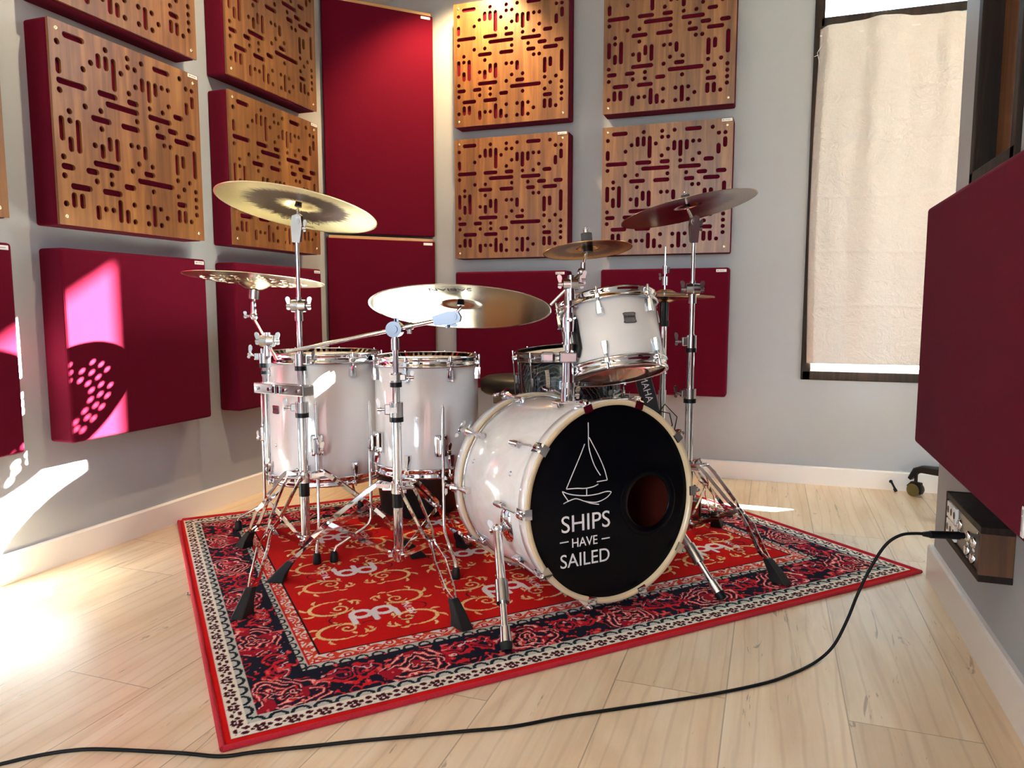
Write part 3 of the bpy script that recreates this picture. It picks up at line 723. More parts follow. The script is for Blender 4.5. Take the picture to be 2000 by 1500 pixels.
def drum_leg(t, M, C, R, top, bracket_z, leg, foot, bend=.11):
    """floor tom leg: straight rod, outward bend, rubber tip (world coords baked into the drum's frame)"""
    lx, ly = leg; fx, fy = foot; d = Vector((lx - C[0], ly - C[1], 0)).normalized(); s = Vector((-d.y, d.x, 0))
    p = Vector((lx, ly, 0)); m = MB()
    dirf = Vector((fx - lx, fy - ly, 0)); 
    pts = [p + Vector((0, 0, top)), p + Vector((0, 0, bend + .02)), p + Vector((0, 0, bend)) + dirf * .08, p + Vector((0, 0, bend - .012)) + dirf * .2, Vector((fx, fy, .055)) - dirf * .06, Vector((fx, fy, .040))]
    m.tube(pts, .0050, 12)
    m.cyl(pts[0], pts[0] + Vector((0, 0, .012)), .0045, .001, 10)
    leg_o = m.build('leg', M_['chrome'], t, world=True)
    f = MB(); f.lathe([(0, .008), (.013, .008), (.0135, .014), (.0115, .036), (.0085, .042), (0, .044)], 18, Matrix.Translation((fx, fy, 0))); 
    fo = f.mesh('rubber_tip'); fo.transform(parent_inv(t)); shared(fo, 'rubber_tip', M_['rubber'], leg_o, Matrix.Identity(4))
    b = MB(); z = bracket_z; q = Vector((C[0], C[1], z)) + d * (R + .011)
    F = frame(q, (0, 0, 1), d)
    b.bbox((0, 0, 0), (.020, .040, .070), .004, F); b.bbox((.014, 0, 0), (.026, .022, .055), .005, F)
    pw = p + Vector((0, 0, z)) + d * .010
    b.wing(pw + s * .012 + Vector((0, 0, -.012)), s, Vector((0, 0, 1)) + s * .6, .024, .010)
    bo = b.build('leg_bracket', M_['chrome'], t, world=True); return leg_o

F1 = (1.015, 2.225); F2 = (.632, 2.188)
GF = 'white floor toms'
t1, m1 = drum('floor_tom', 'white floor tom next to the kick drum, right of the two', 'drum', (F1[0], F1[1], .285), (0, 0, 1), .173, .350, 8, M_['lacquer'], a0=-1.48, group=GF)
drum_leg(t1, m1, F1, .173, .50, .375, (.896, 2.048), (.823, 1.938)); drum_leg(t1, m1, F1, .173, .50, .375, (1.150, 2.059), (1.247, 1.933)); drum_leg(t1, m1, F1, .173, .50, .375, (1.02, 2.44), (1.03, 2.55))
t2, m2 = drum('floor_tom', 'white floor tom nearest the left wall, under the holed cymbal', 'drum', (F2[0], F2[1], .240), (0, 0, 1), .196, .402, 8, M_['lacquer'], a0=-1.28, group=GF)
drum_leg(t2, m2, F2, .196, .50, .365, (.731, 1.995), (.782, 1.905)); drum_leg(t2, m2, F2, .196, .50, .365, (.412, 2.133), (.309, 2.110)); drum_leg(t2, m2, F2, .196, .50, .365, (.60, 2.415), (.575, 2.51))
def badge(t, M, ang, z, R, w=.040, h=.030, txt='YAMAHA', mat=None):
    F = Rz(ang) @ Matrix(((0, 0, 1, R + .0006), (1, 0, 0, 0), (0, 1, 0, z), (0, 0, 0, 1)))
    b = MB(F); P = [(-.5, -.42), (-.35, -.5), (.35, -.5), (.5, -.42), (.44, -.2), (.44, .2), (.5, .42), (.35, .5), (-.35, .5), (-.5, .42), (-.44, .2), (-.44, -.2)]
    b.prism([(x * w, y * h) for x, y in P], .0016); bo = b.build('badge', mat or M_['satin'], t)
    i = MB(F); P2 = [(x * w * .93, y * h * .9) for x, y in P]
    for k in range(len(P2)): i.bar([Vector((*P2[k], .0018)), Vector((*P2[(k + 1) % len(P2)], .0018))], .0008, .0008, (0, 0, 1))
    i.build('badge_rim', M_['ink'], bo)
    if txt: 
        text_mesh('badge_text', txt, w * .62, h * .17, F @ Matrix.Translation((-w * .26, h * .02, .0022)), M_['ink'], bo)
        c = MB(F); c.lathe([(h * .07, .0018), (h * .11, .0018), (h * .11, .0024), (h * .07, .0024)], 16, Matrix.Translation((-w * .34, h * .1, 0)), close=True); c.build('badge_mark', M_['ink'], bo)
# badge faces the camera side
def ang_of(M, wx, wy):
    p = M.inverted() @ Vector((wx, wy, M.translation.z)); return math.atan2(p.y, p.x)
badge(t2, m2, ang_of(m2, F2[0] - .30, F2[1] - .954), .235, .196, .034, .028, 'YAMAHA', M_['darkmetal'])
def vent(t, F, r=.005):
    v = MB(F); v.lathe([(r, 0), (r, .0015), (r * .5, .0018), (r * .45, 0)], 14); v.build('vent_grommet', M_['chrome'], t)
for a_, z_ in ((ang_of(m2, F2[0] - .30, F2[1] - .954), .33), (ang_of(m2, F2[0] - .33, F2[1] - .944), .115)):
    vent(t2, Rz(a_) @ Matrix(((0, 0, 1, .196), (1, 0, 0, 0), (0, 1, 0, z_), (0, 0, 0, 1))))

# high tom
TB = (1.676, 2.145, .625); TN = Vector((-.22, .24, 1)).normalized(); TR = .145
tt, tm = drum('tom_drum', 'small white tom mounted above the kick drum with oval badge', 'drum', TB, TN, TR, .195, 6, M_['lacquer'], a0=0, headb=M_['headclear'])
ab = ang_of(tm, 1.78, 1.9)
for c in list(tt.children):
    if c.name.startswith('lug'): c.matrix_basis = Rz(ab - .33) @ c.matrix_basis
badge(tt, tm, ab + .22, .118, TR, .040, .032)

# black snare behind
SB = (1.452, 2.46, .500)
sn, sm_ = drum('snare_drum', 'black swirl snare drum behind the kick with tape strip', 'drum', SB, (-.06, -.05, 1), .176, .155, 8, M_['swirl'], a0=.35, full_lugs=True)
for c in sn.children:
    if c.name.startswith(('top_hoop', 'bottom_hoop')): c.data.materials[0] = M_['darkmetal']
asn = ang_of(sm_, 1.60, 2.0)
k = MB(Rz(asn - .42)); 
for i in range(6): 
    a = i * .02; 
k.sweep([(.179, -.004 + .002 * math.sin(i), .118 - i * .02) for i in range(7)], [(-.0006, -.007), (.0006, -.007), (.0006, .007), (-.0006, .007)], up=(1, 0, 0)); tp = k.build('tape_strip', M_['tape'], sn)
k = MB(Rz(asn - .42)); rnd = random.Random(4)
for i in range(12): k.bar([(.1800, -.005 + rnd.random() * .003, .115 - i * .009), (.1800, .002 + rnd.random() * .003, .112 - i * .009 + rnd.random() * .004)], .0008, .0006, (1, 0, 0))
k.build('handwriting', M_['ink'], tp)
k = MB(Rz(asn + .9)); k.bbox((.186, 0, .07), (.016, .028, .075), .004); k.bbox((.196, 0, .045), (.012, .02, .03), .003); k.cyl((.186, .0, .105), (.186, 0, .14), .004); k.build('strainer', M_['darkmetal'], sn)

# ------------------------------------------------------------------ kick drum
KC = Vector((1.7346, 1.8642, .3025)); KA = Vector((.7329, -.675, .055)).normalized(); KU = Vector((.6774, .7356, 0)).normalized()
KM = frame(KC, KA, KU)      # local x right, y up, z front
kd = thing('kick_drum', 'large white pearl kick drum with black front head lettered SHIPS HAVE SAILED', 'drum', mat=KM)
KL = .445; KR = .254; KH = .268
m = MB(); m.lathe([(KR, -KL + .03), (KR, -.03), (KR - .007, -.025), (KR - .007, -KL + .025), (KR, -KL + .03)], 96); m.build('shell', M_['pearl'], kd)
m = MB(); m.lathe([(KR - .0075, -.03), (KR - .0075, -KL + .03)], 64); m.build('shell_lining', M_['shellin'], kd)
def khoop(z0, z1, nm):
    h = MB(); a = z0 if abs(z0) < abs(z1) else z1
    h.lathe([(KR + .001, z1), (KH - .002, z1), (KH, z1 + .002), (KH, z0 - .002), (KH - .002, z0), (KR + .001, z0)][::-1], 96, close=True); o = h.build(nm, M_['hoopwood'], kd)
    i = MB(); i.lathe([(KH + .0002, z1 + .003), (KH + .0008, z1 + .0035), (KH + .0008, z0 - .0035), (KH + .0002, z0 - .003)][::-1], 96, close=True); i.build('hoop_inlay', M_['pearl'], o)
khoop(0, -.042, 'front_hoop'); khoop(-KL + .042, -KL, 'rear_hoop')
for z in (-.047, -KL + .047):
    m = MB(); m.tube([(math.cos(a) * (KR + .003), math.sin(a) * (KR + .003), z) for a in [2 * PI * i / 96 for i in range(97)]], .0032, 8); m.build('head_collar', M_['chrome'], kd)
# front head with an off centre port
def head_with_port(c, r, R0, z, th=.0006):
    cu = bpy.data.curves.new('h', 'CURVE'); cu.dimensions = '2D'; cu.fill_mode = 'BOTH'; cu.extrude = th / 2
    for cx, cy, rr, n in ((0, 0, R0, 128), (c[0], c[1], r, 64)):
        sp = cu.splines.new('POLY'); sp.points.add(n - 1); sp.use_cyclic_u = True
        for i, p in enumerate(sp.points): p.co = (cx + rr * math.cos(2 * PI * i / n), cy + rr * math.sin(2 * PI * i / n), 0, 1)
    o = bpy.data.objects.new('tmp', cu); COL.objects.link(o); dg = bpy.context.evaluated_depsgraph_get(); me = bpy.data.meshes.new_from_object(o.evaluated_get(dg)); bpy.data.objects.remove(o)
    me.transform(Matrix.Translation((0, 0, z))); return me
PC = (.1205, -.016); HZ = -.014
me = head_with_port(PC, .0715, KR + .001, HZ); hd = shared(me, 'front_head', M_['headblack'], kd, Matrix.Identity(4))
r = MB(); r.lathe([(.0705, -.002), (.0722, .0008), (.0925, .0008), (.0935, 0), (.0705, 0)], 64, Matrix.Translation((PC[0], PC[1], HZ + .0003)), close=True); r.build('port_ring', M_['headblack'], hd)
m = MB(); m.lathe([(0, -KL + .012), (KR - .002, -KL + .012), (KR, -KL + .005)], 64); m.build('rear_head', simple('amber_rear_head', srgb(86, 24, 14), .4), kd)
m = MB(); 
for cx, cy, rr in ((.165, -.02, .007), (.14, -.065, .008), (.17, -.075, .006)): m.cyl((cx, cy, -KL + .013), (cx, cy, -KL + .02), rr, None, 14)
m.build('beater_patch', M_['blackp'], kd)
art = {'mast': [[-0.0704, 0.2136], [-0.0704, 0.1919], [-0.0707, 0.1628], [-0.0681, 0.1417], [-0.0594, 0.1136], [-0.0502, 0.0938], [-0.0355, 0.0721]],
 'jib': [[-0.0682, 0.1742], [-0.0575, 0.1553], [-0.0389, 0.1222], [-0.0226, 0.0868], [-0.0140, 0.0575]], 'jib2': [[-.0140, .0572], [-0.0468, 0.0563]],
 'left': [[-0.0823, 0.1588], [-0.0958, 0.1317], [-0.1171, 0.0925], [-0.1409, 0.0485]], 'left2': [[-.1409, .0478], [-0.1094, 0.0461], [-0.0849, 0.0432], [-0.0599, 0.0445], [-0.0426, 0.0495]],
 'post': [[-0.079, 0.0425], [-0.0796, 0.0246]], 'hull': [[-0.1531, 0.0429], [-0.1343, 0.0345], [-0.1102, 0.0283], [-0.0783, 0.0236], [-0.0457, 0.0239], [-0.0201, 0.0272], [-0.0049, 0.0256], [-0.0034, 0.0218], [-0.0157, 0.0118], [-0.0364, 0.0046], [-0.0567, 0.0032], [-0.0864, 0.0100], [-0.1009, 0.0160], [-0.1155, 0.0198], [-0.1351, 0.0161], [-0.1507, 0.011]],
 'hull2': [[-0.1531, 0.0429], [-0.1487, 0.0342], [-0.1351, 0.0152]], 'wave': [[-0.0864, 0.01], [-0.0668, 0.0021], [-0.0419, -0.004]]}
sm2 = MB()
for kx, P in art.items(): stroke(sm2, P, .0026, Matrix.Translation((0, 0, HZ + .0006)))
sm2.build('ship_drawing', M_['print'], hd)
def ktext(s, x0, y0, w, h): text_mesh('lettering', s, w, h, Matrix(((1, 0, 0, x0), (-.012, 1, 0, y0), (0, 0, 1, HZ + .001), (0, 0, 0, 1))), M_['print'], hd)
ktext('SHIPS', -.158, -.0650, .150, .0435); ktext('HAVE', -.127, -.1060, .078, .0235); ktext('SAILED', -.1635, -.1560, .152, .0355)
sm3 = MB(); sm3.box((-.151, -.0885, HZ + .001), (.026, .0030, .0008)); sm3.box((-.0225, -.0965, HZ + .001), (.026, .0030, .0008)); sm3.build('dashes', M_['print'], hd)
# claws, rods, lugs
def claw_mesh(front):
    s = 1 if front else -1; z = 0 if front else -KL
    m = MB(); pr = [(KH + .0012, -.030 * s), (KH + .007, -.034 * s), (KH + .009, .000), (KH + .005, .0055 * s), (KR - .001, .0055 * s), (KR - .002, .0015 * s), (KH + .0012, .0012 * s)]
    n = len(pr); vs = [(a, -.013, z + b) for a, b in pr] + [(a, .013, z + b) for a, b in pr]
    m.add(vs, [tuple(range(n)), tuple(reversed(range(n, 2 * n)))] + [(i, n + i, n + (i + 1) % n, (i + 1) % n) for i in range(n)])
    m.bbox((KH + .012, 0, z - .008 * s), (.014, .016, .022), .004)
    return m.mesh('claw')
def krod_mesh(front):
    s = 1 if front else -1; z = 0 if front else -KL; zl = -.135 if front else -KL + .085
    m = MB(); m.cyl((KH + .012, 0, z - .015 * s), (KR + .016, 0, zl), .0030, None, 10)
    m.cyl((KH + .012, 0, z - .018 * s), (KH + .006, 0, z - .045 * s), .0075, .0040, 12)
    if front: m.cyl((KH + .012, 0, .0), (KH + .012, 0, .009), .0060, .0045, 10)
    else:
        m.cyl((KH + .012, 0, z), (KH + .013, 0, z - .020), .005, .006, 10)
        F = Matrix.Translation((KH + .014, 0, z - .030))
        m.prism([(-.003, -.024), (.004, -.030), (.008, -.022), (.005, -.008), (.005, .008), (.008, .022), (.004, .030), (-.003, .024), (-.004, 0)], .006, F)
    return m.mesh('tension_rod')
def klug_mesh(front):
    zl = -.145 if front else -KL + .080
    m = MB(); m.bbox((KR + .009, 0, zl), (.020, .018, .036), .005); m.cyl((KR + .014, 0, zl + .022), (KR + .014, 0, zl - .022), .0075, None, 14); return m.mesh('lug')
for fr in (True, False):
    cm, rm, lm = claw_mesh(fr), krod_mesh(fr), klug_mesh(fr)
    for k in range(10):
        a = 2 * PI * k / 10; F = Rz(a)
        c = shared(cm, 'claw', M_['chrome'], kd, F); shared(rm, 'tension_rod', M_['chrome'], c, Matrix.Identity(4)); shared(lm, 'lug', M_['chrome'], kd, F)
for a_, z_ in ((math.radians(160.5), -.36), (math.radians(161.3), -.128)): vent(kd, Rz(a_) @ Matrix(((0, 0, 1, KR), (1, 0, 0, 0), (0, 1, 0, z_), (0, 0, 0, 1))), .007)
def spur(ang, foot):
    out = (KM.to_3x3() @ Vector((math.cos(ang), math.sin(ang), 0))).normalized(); P0 = KM @ Vector((math.cos(ang) * KR, math.sin(ang) * KR, -.142))
    st = P0 + out * .030; ft = Vector((foot[0], foot[1], .010)); d = (ft - st).normalized(); L = (ft - st).length
    b = MB(); F = frame(P0, out, KM.to_3x3() @ Vector((0, 1, 0)) + KA * .25)
    b.lathe([(0, .014), (.016, .012), (.026, .006), (.030, -.002)][::-1], 24, F @ Matrix.Diagonal((1.75, .95, 1, 1))); b.cyl(P0, st, .013, .011, 16); b.ball(st, .0155, 16)
    b.wing(st - KA * .01 - Vector((0, 0, .004)), -KA * .6 - out * -.7 , Vector((0, 0, 1)), .026, .014)
    bo = b.build('spur_bracket', M_['chrome'], kd, world=True)
    s = MB(); s.cyl(st, st + d * L * .62, .0118, None, 20); s.cyl(st + d * L * .6, ft - d * .012, .0085, None, 18); sp = s.build('spur', M_['chrome'], kd, world=True)
    s = MB(); s.cyl(st + d * L * .45, st + d * L * .63, .0165, None, 20); s.build('spur_clamp', M_['satin'], sp, world=True)
    s = MB(); s.cyl(st + d * L * .82, ft - d * .016, .0125, .0145, 18); s.build('spur_end', M_['chrome'], sp, world=True)
    s = MB(); s.cyl(ft - d * .02, ft - d * .001, .0155, .0125, 18); s.build('rubber_tip', M_['rubber'], sp, world=True)
spur(math.radians(-167), (1.549, 1.541)); spur(math.radians(-14), (2.006, 2.030))

# ------------------------------------------------------------------ cymbals
def cymbal(name, label, C, n, R, mat, bell=.19, bellh=None, bow=.055, flip=False, inv=False, group=None, cat='cymbal', x=None):
    M = frame(C, n, x); t = thing(name, label, cat, mat=M, group=group)
    bh = bellh or R * .085; rb = R * bell; prof = []
    def zf(r):
        if r < rb: return bh * (math.cos(PI * .5 * (r / rb) ** 1.3)) ** .9 - 0.0
        q = (r - rb) / (R - rb); return -bow * R * q ** 1.7
    rs = [.006] + [rb * k / 8 for k in range(1, 9)] + [rb + (R - rb) * k / 26 for k in range(1, 27)]
    sgn = -1 if inv else 1
    up = [(r, sgn * zf(r) + .0006) for r in rs]; dn = [(r, sgn * zf(r) - .0006) for r in rs][::-1]
    m = MB(); m.lathe((up + dn)[::-1], 128, close=True); d = m.build('disc', mat, t); return t, M, d, bh * sgn
BR = (.78, .66, .36, 1)
mcL = cymbal_mat('crash_brass', (.86, .77, .48, 1), (.030, .012, .010, 1), .229, .27, .60, 1.0, .30, .6)
mch = cymbal_mat('holed_crash_brass', (.90, .82, .58, 1), (.35, .25, .12, 1), .216, .3, .6, .3, .22, .35)
mrd = cymbal_mat('ride_brass', (.62, .56, .40, 1), (.34, .25, .13, 1), .254, .2, .9, .45, .24, .35)
mcR = cymbal_mat('dark_crash_brass', (.42, .30, .20, 1), (.15, .045, .05, 1), .21, .1, .62, .9, .18, .5)
msp = cymbal_mat('splash_brass', (.85, .45, .13, 1), (.20, .06, .02, 1), .127, .5, .72, .85, .2, .4)
mhh = cymbal_mat('hihat_brass', (.60, .48, .27, 1), (.34, .25, .13, 1), .178, .3, .8, .3, .22, .3)
def feltset(name, parent, C, n, r=.011, h=.014, top=True, below=.0):
    n = Vector(n).normalized(); C = Vector(C)
CLc = Vector((.805, 1.830, 1.104)); CLn = Vector((.077, .203, 1)).normalized()
crL = cymbal('crash_cymbal', 'tall left crash cymbal with dark ring and SABIAN lettering', CLc, CLn, .229, mcL)
CHc = Vector((.545, 1.952, .888)); CHn = Vector((.027, .092, 1)).normalized()
ch = cymbal('holed_cymbal', 'low flat cymbal with round holes, left above the floor tom', CHc, CHn, .216, mch, bell=.24, bellh=.022, bow=.05, inv=True)
# drill the holes
hb = MB()
for rr, n_, of in ((.098, 17, 0), (.126, 21, .12), (.154, 26, .05)):
    for k in range(n_):
        a = 2 * PI * k / n_ + of
        if rr > .15 and k % 4 == 3: continue
        hb.cyl((rr * math.cos(a), rr * math.sin(a), -.06), (rr * math.cos(a), rr * math.sin(a), .06), .0085, None, 14)
cut = hb.build('hole_cutter', None, None); cut.parent = ch[0]
bo = ch[2].modifiers.new('h', 'BOOLEAN'); bo.operation = 'DIFFERENCE'; bo.object = cut; bo.solver = 'EXACT'
dg = bpy.context.evaluated_depsgraph_get(); me = bpy.data.meshes.new_from_object(ch[2].evaluated_get(dg)); ch[2].modifiers.clear(); ch[2].data = me; bpy.data.objects.remove(cut)
RDc = Vector((1.284, 1.897, .820)); RDn = Vector((-.053, .241, 1)).normalized()
rd = cymbal('ride_cymbal', 'large ride cymbal in the middle on a long boom arm', RDc, RDn, .254, mrd, bell=.22)
CRc = Vector((1.848, 2.36, 1.122)); CRn = Vector((-.217, .025, 1)).normalized()
cr = cymbal('crash_cymbal', 'dark tilted crash cymbal on the right stand', CRc, CRn, .209, mcR)
SPc = Vector((1.605, 2.062, .978)); SPn = Vector((-.112, .102, 1)).normalized()
spl = cymbal('splash_cymbal', 'small orange splash cymbal with thick felt above the tom', SPc, SPn, .127, msp, bell=.24)
HHc = Vector((1.7285, 2.80, .862))
hh1 = cymbal('hihat_cymbal', 'upper hi-hat cymbal behind the tom', HHc + Vector((0, 0, .003)), (0.02, .0, 1), .178, mhh, bell=.22, bellh=.013, bow=.06, group='hi-hat pair')
hh2 = cymbal('hihat_cymbal', 'lower upturned hi-hat cymbal just under the upper one', HHc - Vector((0, 0, .022)), (0.02, .0, 1), .178, mhh, bell=.22, bellh=.013, bow=.06, inv=True, group='hi-hat pair')
# lettering under the crash and the ride (dark print on the underside, facing down)
def under_text(c, s, ax_world, r, w, h, zoff, arcs=True, blur=False):
    t, M, d, bh = c; loc = M.inverted().to_3x3() @ Vector(ax_world); loc.z = 0; loc.normalize()
    x = Vector((0, 0, -1)).cross(-loc) * -1; x = loc.cross(Vector((0, 0, 1)))   # reading direction seen from below
    F = Matrix(((x.x, -loc.x, 0, loc.x * r - x.x * w / 2), (x.y, -loc.y, 0, loc.y * r - x.y * w / 2), (0, 0, 1, zoff), (0, 0, 0, 1)))
    text_mesh('lettering', s, w, h, F, M_['ink'], t, ext=.0003)
def cz(R, r, bell, bow): q = (r - R * bell) / (R - R * bell); return -bow * R * q ** 1.7
under_text(crL, 'SABIAN', (-.53, .85, 0), .160, .116, .027, cz(.229, .170, .19, .055) - .0026)
t_, M__, _, _ = crL
mk = MB(); loc = (M__.inverted().to_3x3() @ Vector((-.53, .85, 0))); loc.z = 0; loc.normalize(); xx = loc.cross(Vector((0, 0, 1)))
for i in range(7):
    c0 = loc * .196 + xx * (.002 + i * .0065); mk.tube([(c0.x + .007 * math.cos(a), c0.y + .007 * math.sin(a), cz(.229, .196, .19, .055) - .0022) for a in [PI * 2 * k / 10 for k in range(7)]], .0006, 5)
mk.build('print_mark', M_['ink'], t_)
under_text(rd, 'SABIAN', (.26, -.97, 0), .198, .11, .022, cz(.254, .20, .22, .055) - .0022)

# ------------------------------------------------------------------ stands
def rail_leg(t, c, zc_, foot, zmid, hub_z, rw=.0135, flat=.0032):
    """double braced leg made of two bent flat rails, with a brace down to the hub and a rubber foot"""
    C = Vector((c[0], c[1], 0)); d = Vector((foot[0] - c[0], foot[1] - c[1], 0)); R = d.length; d.normalize(); s = Vector((-d.y, d.x, 0)); Z = Vector((0, 0, 1))
    prof = [(.022, zc_, .013), (.060, zc_ + .006, .020), (.085, zc_ - .012, .021), (.55 * R - .02, zmid + .028, .015), (.55 * R, zmid + .010, .007), (.55 * R + .018, zmid - .006, .007), (.55 * R + .045, zmid - .032, .015), (R - .070, .088, .013), (R - .048, .068, .005), (R - .028, .046, .004)]
    m = MB()
    for sg in (-1, 1): m.bar([C + d * r + Z * z + s * w * sg for r, z, w in prof], .0125, flat, Z)
    for r, z, w in (prof[1], prof[4]): m.cyl(C + d * r + Z * z - s * (w + .004), C + d * r + Z * z + s * (w + .004), .0042, None, 10)
    lo = m.build('leg', M_['chrome'], t, world=True)
    b = MB(); pm = C + d * .55 * R + Z * (zmid + .004); ph = C + d * .020 + Z * hub_z
    b.bar([ph, pm], .014, .0035, Z); b.build('brace', M_['chrome'], lo, world=True)
    f = MB(); fd = (C + d * R - (C + d * (R - .055) + Z * .075)).normalized()
    a = C + d * (R - .050) + Z * .072; e = C + d * (R + .004)
    q = []
    for cc, wx, wy in ((a, .0120, .011), (a * .45 + e * .55 + Z * .006, .0175, .018), (e + Z * .0085 - d * .006, .0215, .030)):
        q.append([cc - s * wx - d * wy * .9, cc + s * wx - d * wy * .9, cc + s * wx * .8 + d * wy * .9, cc - s * wx * .8 + d * wy * .9])
    for i in range(4): q[2][i].z = .0085
    for i in (0, 1): q[1][i].z -= .006; q[0][i].z -= .004
    vs = [p for r_ in q for p in r_]; fs = [(3, 2, 1, 0), (8, 9, 10, 11)] + [(k * 4 + i, k * 4 + (i + 1) % 4, k * 4 + 4 + (i + 1) % 4, k * 4 + 4 + i) for k in range(2) for i in range(4)]
    f.add(vs, fs); f.build('rubber_foot', M_['rubber'], lo, world=True, bevel=.003)
def clampjoint(t, p, r, h, wdir, band=True, wl=.024, lab=False):
    p = Vector(p); m = MB(); m.cyl(p - Vector((0, 0, h / 2)), p + Vector((0, 0, h / 2)), r + .0055, None, 20)
    w = Vector(wdir).normalized(); m.bbox((0, 0, 0), (.022, .018, h * .7), .003, frame(p + w * (r + .008), (0, 0, 1), w))
    m.cyl(p + w * (r + .015), p + w * (r + .03), .0035, None, 8); m.wing(p + w * (r + .028), w, (0, 0, 1), wl, .011)
    o = m.build('height_clamp', M_['satin'], t, world=True)
    if band: b = MB(); b.cyl(p - Vector((0, 0, h / 2 + .014)), p - Vector((0, 0, h / 2)), r + .006, None, 20); b.build('nylon_ring', M_['blackp'], o, world=True)
    if lab: l = MB(); l.lathe([(r + .0058, -.008), (r + .0058, .008)], 10, Matrix.Translation(p), a0=-2.4, a1=-1.0); l.build('label_strip', M_['white'], o, world=True)
def boomball(t, p, ax, mat='satin', r=.019):
    p = Vector(p); ax = Vector(ax).normalized(); m = MB()
    m.cyl(p - ax * .021, p - ax * .001, r * .93, r, 24); m.cyl(p + ax * .001, p + ax * .021, r, r * .93, 24)
    m.wing(p + ax * .022, ax, (0.1, 0, 1), .024, .013); m.wing(p - ax * .022, -ax, (.1, 0, 1), .024, .013); m.cyl(p - Vector((0, 0, .045)), p, .0135, .012, 16)
    m.cyl(p, p + Vector((0, 0, .026)), .0095, None, 16)
    return m.build('ball_joint', M_[mat], t, world=True)
def tilter(t, p, q, wdir, mat='satin', k=1.0):
    """p bottom on the tube, q the pivot centre"""
    p = Vector(p); q = Vector(q); d = (q - p).normalized(); w = Vector(wdir); w = (w - d * w.dot(d)).normalized(); n = d.cross(w)
    F = frame(p, n, w); L = (q - p).length; m = MB()
    prof = [(a_ * k, b_) for a_, b_ in [(-.011, -.004), (.011, -.004), (.0165, L * .8), (.014, L + .014), (.004, L + .020), (-.012, L + .014), (-.015, L * .7)]]
    F = Matrix(((w.x, d.x, n.x * -1, p.x), (w.y, d.y, n.y * -1, p.y), (w.z, d.z, n.z * -1, p.z), (0, 0, 0, 1)))
    m.prism(prof, .009, F @ Matrix.Translation((0, 0, -.012))); m.prism(prof, .009, F @ Matrix.Translation((0, 0, .003)))
    m.cyl(q - n * .016, q + n * .016, .0105, None, 20); m.cyl(q - n * .018, q + n * .018, .006, None, 12); m.wing(q - d * .02 + w * .015, w, d, .022, .010)
    return m.build('tilter', M_[mat], t, world=True)
def cymtop(t, q, c, n, felt_h=.010, felt=True, below=.022, rod_above=.030, fr=.013, flip=False):
    """rod from the pivot through the cymbal centre, sleeve, felts and wing nut"""
    q = Vector(q); c = Vector(c); n = Vector(n).normalized(); m = MB(); m.cyl(q, c - n * .012, .0048, None, 12); m.cyl(c - n * .014, c + n * rod_above, .0034, None, 10); ro = m.build('cymbal_rod', M_['chrome'], t, world=True)
    bh = .019
    m = MB(); m.cyl(c - n * .004, c + n * (bh - .004), .0105, .0085, 18); m.build('sleeve', M_['blackp'], ro, world=True)
    m = MB(); m.cyl(c + n * (bh + .002), c + n * (bh + .002 + felt_h), fr, None, 20); m.build('felt', M_['felt'], ro, world=True)
    m = MB(); m.wing(c + n * (bh + .003 + felt_h), n, perp(n)[0], .018, .009); m.build('wing_nut', M_['chrome'], ro, world=True)
def stand(name, label, c, feet, zcol, zhub, segs, group='boom cymbal stands with tripod legs'):
    t = thing(name, label, 'cymbal stand', (c[0], c[1], .008), group=group)
    for z0, z1, r in segs:
        m = MB(); m.cyl((c[0], c[1], z0), (c[0], c[1], z1), r, None, 24); m.build('tube', M_['chrome'], t, world=True)
    m = MB(); m.cyl((c[0], c[1], zcol - .020), (c[0], c[1], zcol + .012), .0185, None, 24)
    for f in feet:
        d = Vector((f[0] - c[0], f[1] - c[1], 0)).normalized(); m.bbox((.030, 0, 0), (.030, .014, .020), .003, frame((c[0], c[1], zcol - .004), (0, 0, 1), d))
    m.build('leg_collar', M_['chrome'], t, world=True)
    m = MB(); m.cyl((c[0], c[1], zcol - .062), (c[0], c[1], zcol - .020), .0158, None, 20); m.build('nylon_ring', M_['blackp'], t, world=True)
    m = MB(); m.cyl((c[0], c[1], zhub - .012), (c[0], c[1], zhub + .016), .0185, None, 20)
    for f in feet:
        d = Vector((f[0] - c[0], f[1] - c[1], 0)).normalized(); m.bbox((.022, 0, 0), (.018, .016, .018), .002, frame((c[0], c[1], zhub), (0, 0, 1), d))
    m.build('brace_hub', M_['chrome'], t, world=True)
    for f in feet: rail_leg(t, c, zcol, f, zhub + .085, zhub)
    return t
V = Vector; LFT = V((-.94, -.33, 0)); RGT = V((.94, .33, 0))
c1 = (.785, 1.846)
s1 = stand('cymbal_stand', 'left chrome tripod stand holding the tall crash and side clamp', c1, [(.827, 1.498), (.451, 1.962), (1.056, 2.069)], .303, .102, [(.085, .505, .0138), (.48, .67, .0112), (.64, .80, .0088), (.80, 1.045, .0062)])
clampjoint(s1, (c1[0], c1[1], .512), .0138, .032, LFT); clampjoint(s1, (c1[0], c1[1], .655), .0112, .036, RGT + V((0, -.4, 0)))
boomball(s1, (c1[0], c1[1], .815), (.94, .33, 0)); 
qv = V((.793, 1.838, 1.062)); tilter(s1, (c1[0], c1[1], 1.005), qv, RGT); cymtop(s1, qv, CLc, CLn)
